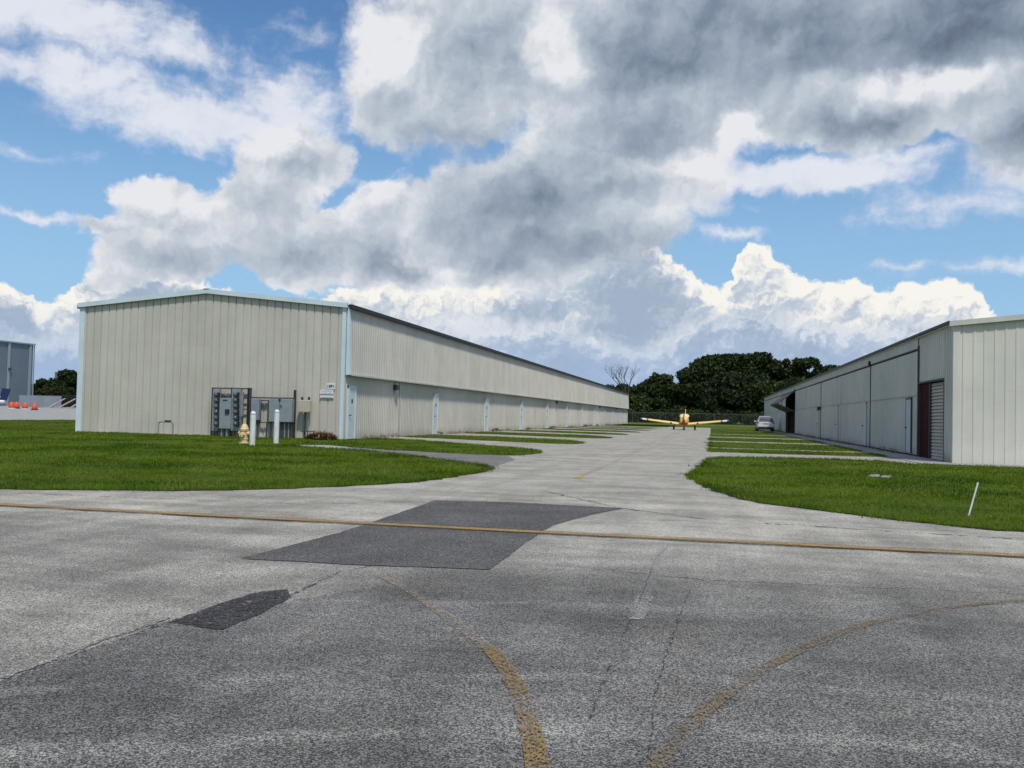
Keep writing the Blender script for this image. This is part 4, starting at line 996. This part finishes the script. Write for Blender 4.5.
# grey hangar far left
M_gh = mat('grey_blue_siding', color=(.145, .185, .225), rough=.5, vary=.06, vscale=.2)
M_ght = mat('light_grey_trim', color=(.30, .34, .38), rough=.5)
gY = 250
xR, zt = onY(33.5, 345, gY); gY0 = 170; xL_ = xR-42
GH = thing('hangar_building', 'large dark grey hangar at the far left edge with lighter vertical trim strips', 'hangar', (xR, gY, 0))
ribbed(MB(), 1, xR, gY0, gY, 0, zt, 1, .9, .06, .2).build('side_wall', M_gh, GH, fix=False)
ribbed(MB(), 0, gY0, xL_, xR, 0, zt, -1, .9, .06, .2).build('front_wall', M_gh, GH, fix=False)
ribbed(MB(), 0, gY, xL_, xR, 0, zt, 1, .9, .06, .2).build('rear_wall', M_gh, GH, fix=False)
MB().hexa([(xL_, gY0-.5, zt+3.), (xR+.5, gY0-.5, zt-.04), (xR+.5, gY+.5, zt-.04), (xL_, gY+.5, zt+3.), (xL_, gY0-.5, zt+3.4), (xR+.5, gY0-.5, zt+.36), (xR+.5, gY+.5, zt+.36), (xL_, gY+.5, zt+3.4)]).build('roof', M_ght, GH)
for px in (6.7, 28, 33.2):
    yy, _ = onX(px, 400, xR); MB().box(xR+.07, xR+.3, yy-.45, yy+.45 if px < 33 else gY+.1, 0, zt-.1).build('vertical_trim' if px < 33 else 'corner_trim', M_ght, GH)
yy, zz = onX(8.6, 369, xR); MB().box(xR+.07, xR+.6, yy-.5, yy+.5, zz-.35, zz+.35).build('wall_light', M_dsteel, GH)
# trees far left
for px, tp, w, Y_, k, lb in ((68,369,34,262,0,'round dark tree nearest the left hangar corner on the left side'),(54,379,24,268,1,'low dark tree in the middle of the gap at the far left'),(42,378,22,262,0,'low dark tree just right of the grey hangar'),(80,374,30,266,1,'dark tree mostly hidden behind the left hangar corner'),(60,386,30,255,2,'low olive bush tree behind the screened fence'),(47,388,26,255,1,'low bush tree beside the grey hangar wall')):
    x, z = onY(px, tp, Y_); tree(x, Y_, z, w*Y_/925*1.3, lb, 'trees behind the far left fence', k, lobes=34, low=.05, size=.7, dens_=90)
xx, zz = onY(57, 372, 300); o = MB().box(xx-.9, xx+.9, 300, 304, 0, zz).build('tower_block', mat('tower_grey', color=(.12, .14, .15), rough=.8)); tag(o, 'small grey block tower rising behind the far left trees', 'tower')
# orange barrels
M_or = mat('orange_plastic', color=(.72, .10, .03), rough=.5, vary=.08)
M_wh = mat('reflective_white', color=(.7, .7, .7), rough=.4)
for px, py, lb in ((11.5, 408.6, 'leftmost orange barrel, beside the blue tail'), (16.5, 408.6, 'second orange barrel from the left, touching the first'), (25, 409.2, 'third orange barrel from the left, standing apart'), (34.5, 410.2, 'rightmost orange barrel before the grey fence')):
    x, y = G(px, py); _, z = onY(px, py-6.6, y); y_ = y; o = thing('traffic_barrel', lb, 'traffic barrel', (x, y_, 0), 'orange barrels on the far left apron')
    MB().lathe([(z*.44, .1), (z*.42, z*.45), (z*.36, z*.8), (z*.25, z*.98), (z*.1, z)], (x, y_, 0), n=14).build('body', M_or, o, True)
    MB().lathe([(z*.55, 0), (z*.55, .1), (z*.4, .14)], (x, y_, 0), n=14).build('rubber_base', M_wh if 'third' in lb or 'leftmost' in lb else M_dsteel, o)
# blue tailed aeroplane at the left edge
M_blue = mat('blue_tail_paint', color=(.010, .018, .085), rough=.5); M_apw = mat('white_aircraft_paint', color=(.72, .73, .75), rough=.3)
tY = 140.
def tp(px, py): return onY(px, py, tY)
AT = thing('parked_aeroplane', 'white aeroplane with a dark blue swept tail cut off by the left edge', 'aeroplane', (tp(-10, 408)[0], tY, 0))
q = [tp(-1, 401), tp(6.5, 400.5), tp(10.6, 389), tp(2.5, 388)]
mb = MB(); mb.loft([[(x, tY-.07, z) for x, z in q], [(x, tY+.07, z) for x, z in q]]); mb.build('tail_fin', M_blue, AT)
(ax, az_), (bx_, bz_) = tp(-60, 406.5), tp(4.8, 401.5)
mb = MB(); rings = []
for t in np.linspace(0, 1, 9):
    x = ax+(bx_-ax)*t; r = .55*(1-.45*t**2); zc = 1.15+.1*t; rings.append([(x, tY+r*math.cos(k*math.pi/6), zc+r*.95*math.sin(k*math.pi/6)) for k in range(12)])
mb.loft(rings).build('fuselage', M_apw, AT, True)
x0 = tp(-1, 400)[0]; MB().hexa([(x0-1.0, tY-1.6, 1.35), (x0+.1, tY-1.6, 1.35), (x0+.1, tY+1.6, 1.35), (x0-1.0, tY+1.6, 1.35), (x0-1.0, tY-1.6, 1.43), (x0+.1, tY-1.6, 1.40), (x0+.1, tY+1.6, 1.40), (x0-1.0, tY+1.6, 1.43)]).build('tailplane', M_apw, AT)
(mx, mz) = tp(.3, 396.8); MB().box(mx-.35, mx+.1, tY-.085, tY-.071, mz-.08, mz+.08).build('fin_mark', M_apw, AT)
for dx in (-2.5, -7.):
    MB().tube((x0+dx, tY, .28), (x0+dx, tY, .9), .05).build('gear_leg', M_steel, AT); MB().tube((x0+dx, tY-.1, .28), (x0+dx, tY+.1, .28), .28, n=16).build('wheel', M_black_m, AT)
MB().hexa([(x0-8, tY-5, .9), (x0-6.4, tY-5, .9), (x0-6.4, tY+5, .9), (x0-8, tY+5, .9), (x0-8, tY-5, 1.05), (x0-6.4, tY-5, 1.0), (x0-6.4, tY+5, 1.0), (x0-8, tY+5, 1.05)]).build('wing', M_apw, AT)

# ------------------------------------------------------------------ yellow aeroplane on the taxiway
M_apy = mat('cream_yellow_paint', color=(.85, .60, .15), rough=.35); M_apr = mat('red_paint', color=(.45, .03, .02), rough=.35); M_apb = mat('navy_paint', color=(.02, .03, .16), rough=.35)
M_wind = mat('cockpit_glass', color=(.10, .11, .12), rough=.1, spec=.8)
pX, pY = G(684, 429.9); pY = 97.5; pX = onY(684.3, 425, pY)[0]
AP = thing('yellow_aeroplane', 'small low wing yellow aeroplane with red, white and blue wing tips parked on the taxiway', 'aeroplane', (pX, pY, 0))
def ring(y, zc, rx, rz_, n=20, pw=2.3):
    o = []
    for k in range(n):
        t = 2*math.pi*k/n; c, s = math.cos(t), math.sin(t)
        o.append((pX+rx*math.copysign(abs(c)**(2/pw), c), y, zc+rz_*math.copysign(abs(s)**(2/pw), s)))
    return o
MB().loft([ring(pY-1.9, .96, .26, .24), ring(pY-1.8, .98, .36, .36), ring(pY-1.2, .99, .42, .42), ring(pY-.3, .99, .47, .44), ring(pY+1.0, .97, .45, .40), ring(pY+2.4, .9, .25, .26), ring(pY+4.0, .82, .10, .14)]).build('fuselage', M_apy, AP, True)
MB().loft([ring(pY-1.94, .76, .18, .10), ring(pY-1.6, .70, .36, .17), ring(pY-.4, .68, .40, .18), ring(pY+.6, .70, .3, .14)]).build('lower_cowl', M_apr, AP, True)
cn = MB().loft([ring(pY-.55, 1.30, .40, .06), ring(pY-.2, 1.40, .50, .22), ring(pY+.3, 1.44, .50, .24), ring(pY+1.0, 1.38, .38, .18), ring(pY+1.7, 1.28, .22, .12)]).build('canopy', mat('cream_canopy_cover', color=(.75, .66, .38), rough=.5), AP, True)
MB().loft([[(p[0], p[1]-.03, p[2]) for p in ring(pY-.62, 1.29, .38, .03)], ring(pY-.22, 1.36, .455, .03), ring(pY+.2, 1.36, .46, .03)]).build('canopy_rim', M_wind, cn)
def wing(s):
    def sec(t):
        x = pX+s*(.35+4.15*t); z = .56+.46*t if s < 0 else .56+.46*t; ch = 1.35-.25*t; th = .15*(1-.25*t); y0 = pY-.35+.1*t
        return [(x, y0, z+.01), (x, y0+.06*ch, z+th), (x, y0+.3*ch, z+th*1.35), (x, y0+ch, z+.02), (x, y0+.3*ch, z-th*.5), (x, y0+.06*ch, z-th*.4)]
    cuts = [(0, .80, M_apy, 'wing'), (.80, .85, M_apr, 'red_band'), (.85, .955, M_apw, 'white_band'), (.955, 1., M_apb, 'wing_tip')]
    root = None
    for a, b, mm, nm in cuts:
        o = MB().loft([sec(a+(b-a)*k/4) for k in range(5)]).build(nm, mm, root or AP)
        if root is None: root = o
    x = pX+s*1.35; MB().tube((x, pY-.37, .69), (x, pY-.33, .69), .10, n=12).build('landing_lamp', M_dsteel, root)
wing(-1); wing(1)
MB().hexa([(pX-.04, pY+3.1, .85), (pX+.04, pY+3.1, .85), (pX+.03, pY+4.1, .85), (pX-.03, pY+4.1, .85), (pX-.025, pY+3.7, 2.2), (pX+.025, pY+3.7, 2.2), (pX+.02, pY+4.2, 2.2), (pX-.02, pY+4.2, 2.2)]).build('tail_fin', M_apy, AP)
MB().hexa([(pX-1.3, pY+3.5, .70), (pX+1.3, pY+3.5, .70), (pX+1.3, pY+4.2, .70), (pX-1.3, pY+4.2, .70), (pX-1.3, pY+3.55, .76), (pX+1.3, pY+3.55, .76), (pX+1.3, pY+4.2, .73), (pX-1.3, pY+4.2, .73)]).build('tailplane', M_apy, AP)
pr = MB().hexa([(pX-.06, pY-2.1, .10+.1), (pX+.06, pY-2.1, .2), (pX+.06, pY-2.05, .2), (pX-.06, pY-2.05, .2), (pX-.05, pY-2.1, 1.72), (pX+.05, pY-2.1, 1.72), (pX+.05, pY-2.05, 1.72), (pX-.05, pY-2.05, 1.72)]).build('propeller', mat('dark_propeller', color=(.10, .08, .05), rough=.4), AP)
MB().lathe([(.14, 0), (.12, -.12), (.06, -.24), (.01, -.28)], (pX, pY-1.98, .96), 'Y', 14).build('spinner', M_apr, pr, True)
for dx, dy in ((-1.08, .35), (1.08, .35), (0, -1.35)):
    g_ = MB().tube((pX+dx, pY+dy, .22), (pX+dx*.9, pY+dy, .62), .04).build('landing_gear', M_black_m, AP)
    w_ = MB().tube((pX+dx-.09, pY+dy, .23), (pX+dx+.09, pY+dy, .23), .23, n=18).build('tyre', M_black_m, g_); bevel(w_, .03)
    MB().tube((pX+dx-.095, pY+dy, .23), (pX+dx+.095, pY+dy, .23), .09, n=12).build('rim', M_steel, g_)

# ------------------------------------------------------------------ white car (rear view)
M_car = mat('white_car_paint', color=(.62, .66, .70), rough=.25); M_cg = mat('car_glass', color=(.012, .014, .016), rough=.3, spec=.25); M_tail = mat('tail_lamp_red', color=(.35, .06, .05), rough=.2); M_tyre = mat('tyre_rubber', color=(.02, .02, .02), rough=.8)
cY = 103.2; cX = onY(765.2, 428, cY)[0]+.05
CA = thing('parked_car', 'white compact sport utility car parked on the grass by the right hangar, seen from behind', 'car', (cX, cY, 0))
def crs(y, hw, zb, zm, zt, tw):   # body cross-section at y
    return [(cX-hw*.92, y, zb), (cX-hw, y, zb+.18), (cX-hw, y, zm-.12), (cX-hw*.97, y, zm), (cX-tw, y, zt-.05), (cX-tw*.8, y, zt), (cX+tw*.8, y, zt), (cX+tw, y, zt-.05), (cX+hw*.97, y, zm), (cX+hw, y, zm-.12), (cX+hw, y, zb+.18), (cX+hw*.92, y, zb)]
MB().loft([crs(cY-.02, .80, .38, .90, .98, .74), crs(cY+.08, .88, .30, .98, 1.06, .80), crs(cY+.30, .90, .26, 1.0, 1.42, .68), crs(cY+.62, .90, .26, 1.0, 1.60, .62), crs(cY+1.6, .91, .26, 1.0, 1.64, .63), crs(cY+2.4, .91, .26, .98, 1.58, .62), crs(cY+3.2, .90, .26, .96, 1.05, .78), crs(cY+4.1, .86, .28, .86, .92, .76), crs(cY+4.4, .76, .34, .70, .78, .66)]).build('body', M_car, CA)
def rearz(z): return cY+.08+(.30-.08)*(z-1.06)/(.36)
rw = MB().hexa([(cX-.74, cY+.03, 1.05), (cX+.74, cY+.03, 1.05), (cX+.74, cY+.15, 1.05), (cX-.74, cY+.15, 1.05), (cX-.64, cY+.27, 1.45), (cX+.64, cY+.27, 1.45), (cX+.64, cY+.45, 1.45), (cX-.64, cY+.45, 1.45)]).build('rear_window', M_cg, CA)
MB().box(cX-.58, cX+.58, cY+.34, cY+.65, 1.56, 1.60).build('roof_spoiler', M_car, CA)
for s in (-1, 1):
    MB().hexa([(cX+s*.905, cY+.7, 1.05), (cX+s*.925, cY+.7, 1.05), (cX+s*.925, cY+2.9, 1.05), (cX+s*.905, cY+2.9, 1.05), (cX+s*.66, cY+.85, 1.50), (cX+s*.69, cY+.85, 1.50), (cX+s*.69, cY+2.35, 1.50), (cX+s*.66, cY+2.35, 1.50)]).build('side_window', M_cg, CA)
    MB().box(cX+s*.80-.09, cX+s*.80+.09, cY-.03, cY+.2, .86, 1.04).build('tail_lamp', M_tail, CA)
    MB().box(min(cX+s*.9, cX+s*1.08), max(cX+s*.9, cX+s*1.08), cY+2.6, cY+2.75, 1.0, 1.15).build('mirror', M_car, CA)
    for dy in (.72, 3.4):
        w_ = MB().tube((cX+s*.70, cY+dy, .33), (cX+s*.92, cY+dy, .33), .33, n=24).build('wheel', M_tyre, CA)
        MB().tube((cX+s*.90, cY+dy, .33), (cX+s*.925, cY+dy, .33), .20, n=16).build('rim', M_steel, w_)
MB().box(cX-.80, cX+.80, cY-.07, cY+.1, .28, .48).build('rear_bumper', M_tyre, CA)
MB().box(cX-.82, cX+.82, cY-.09, cY+.1, .50, .66).build('bumper_cover', M_car, CA)
MB().box(cX-.26, cX+.26, cY-.035, cY+.02, .76, .88).build('plate_recess', M_steel, CA)
MB().box(cX-.14, cX+.14, cY+.02, cY+.07, .93, 1.0).build('badge_bar', M_dsteel, CA)
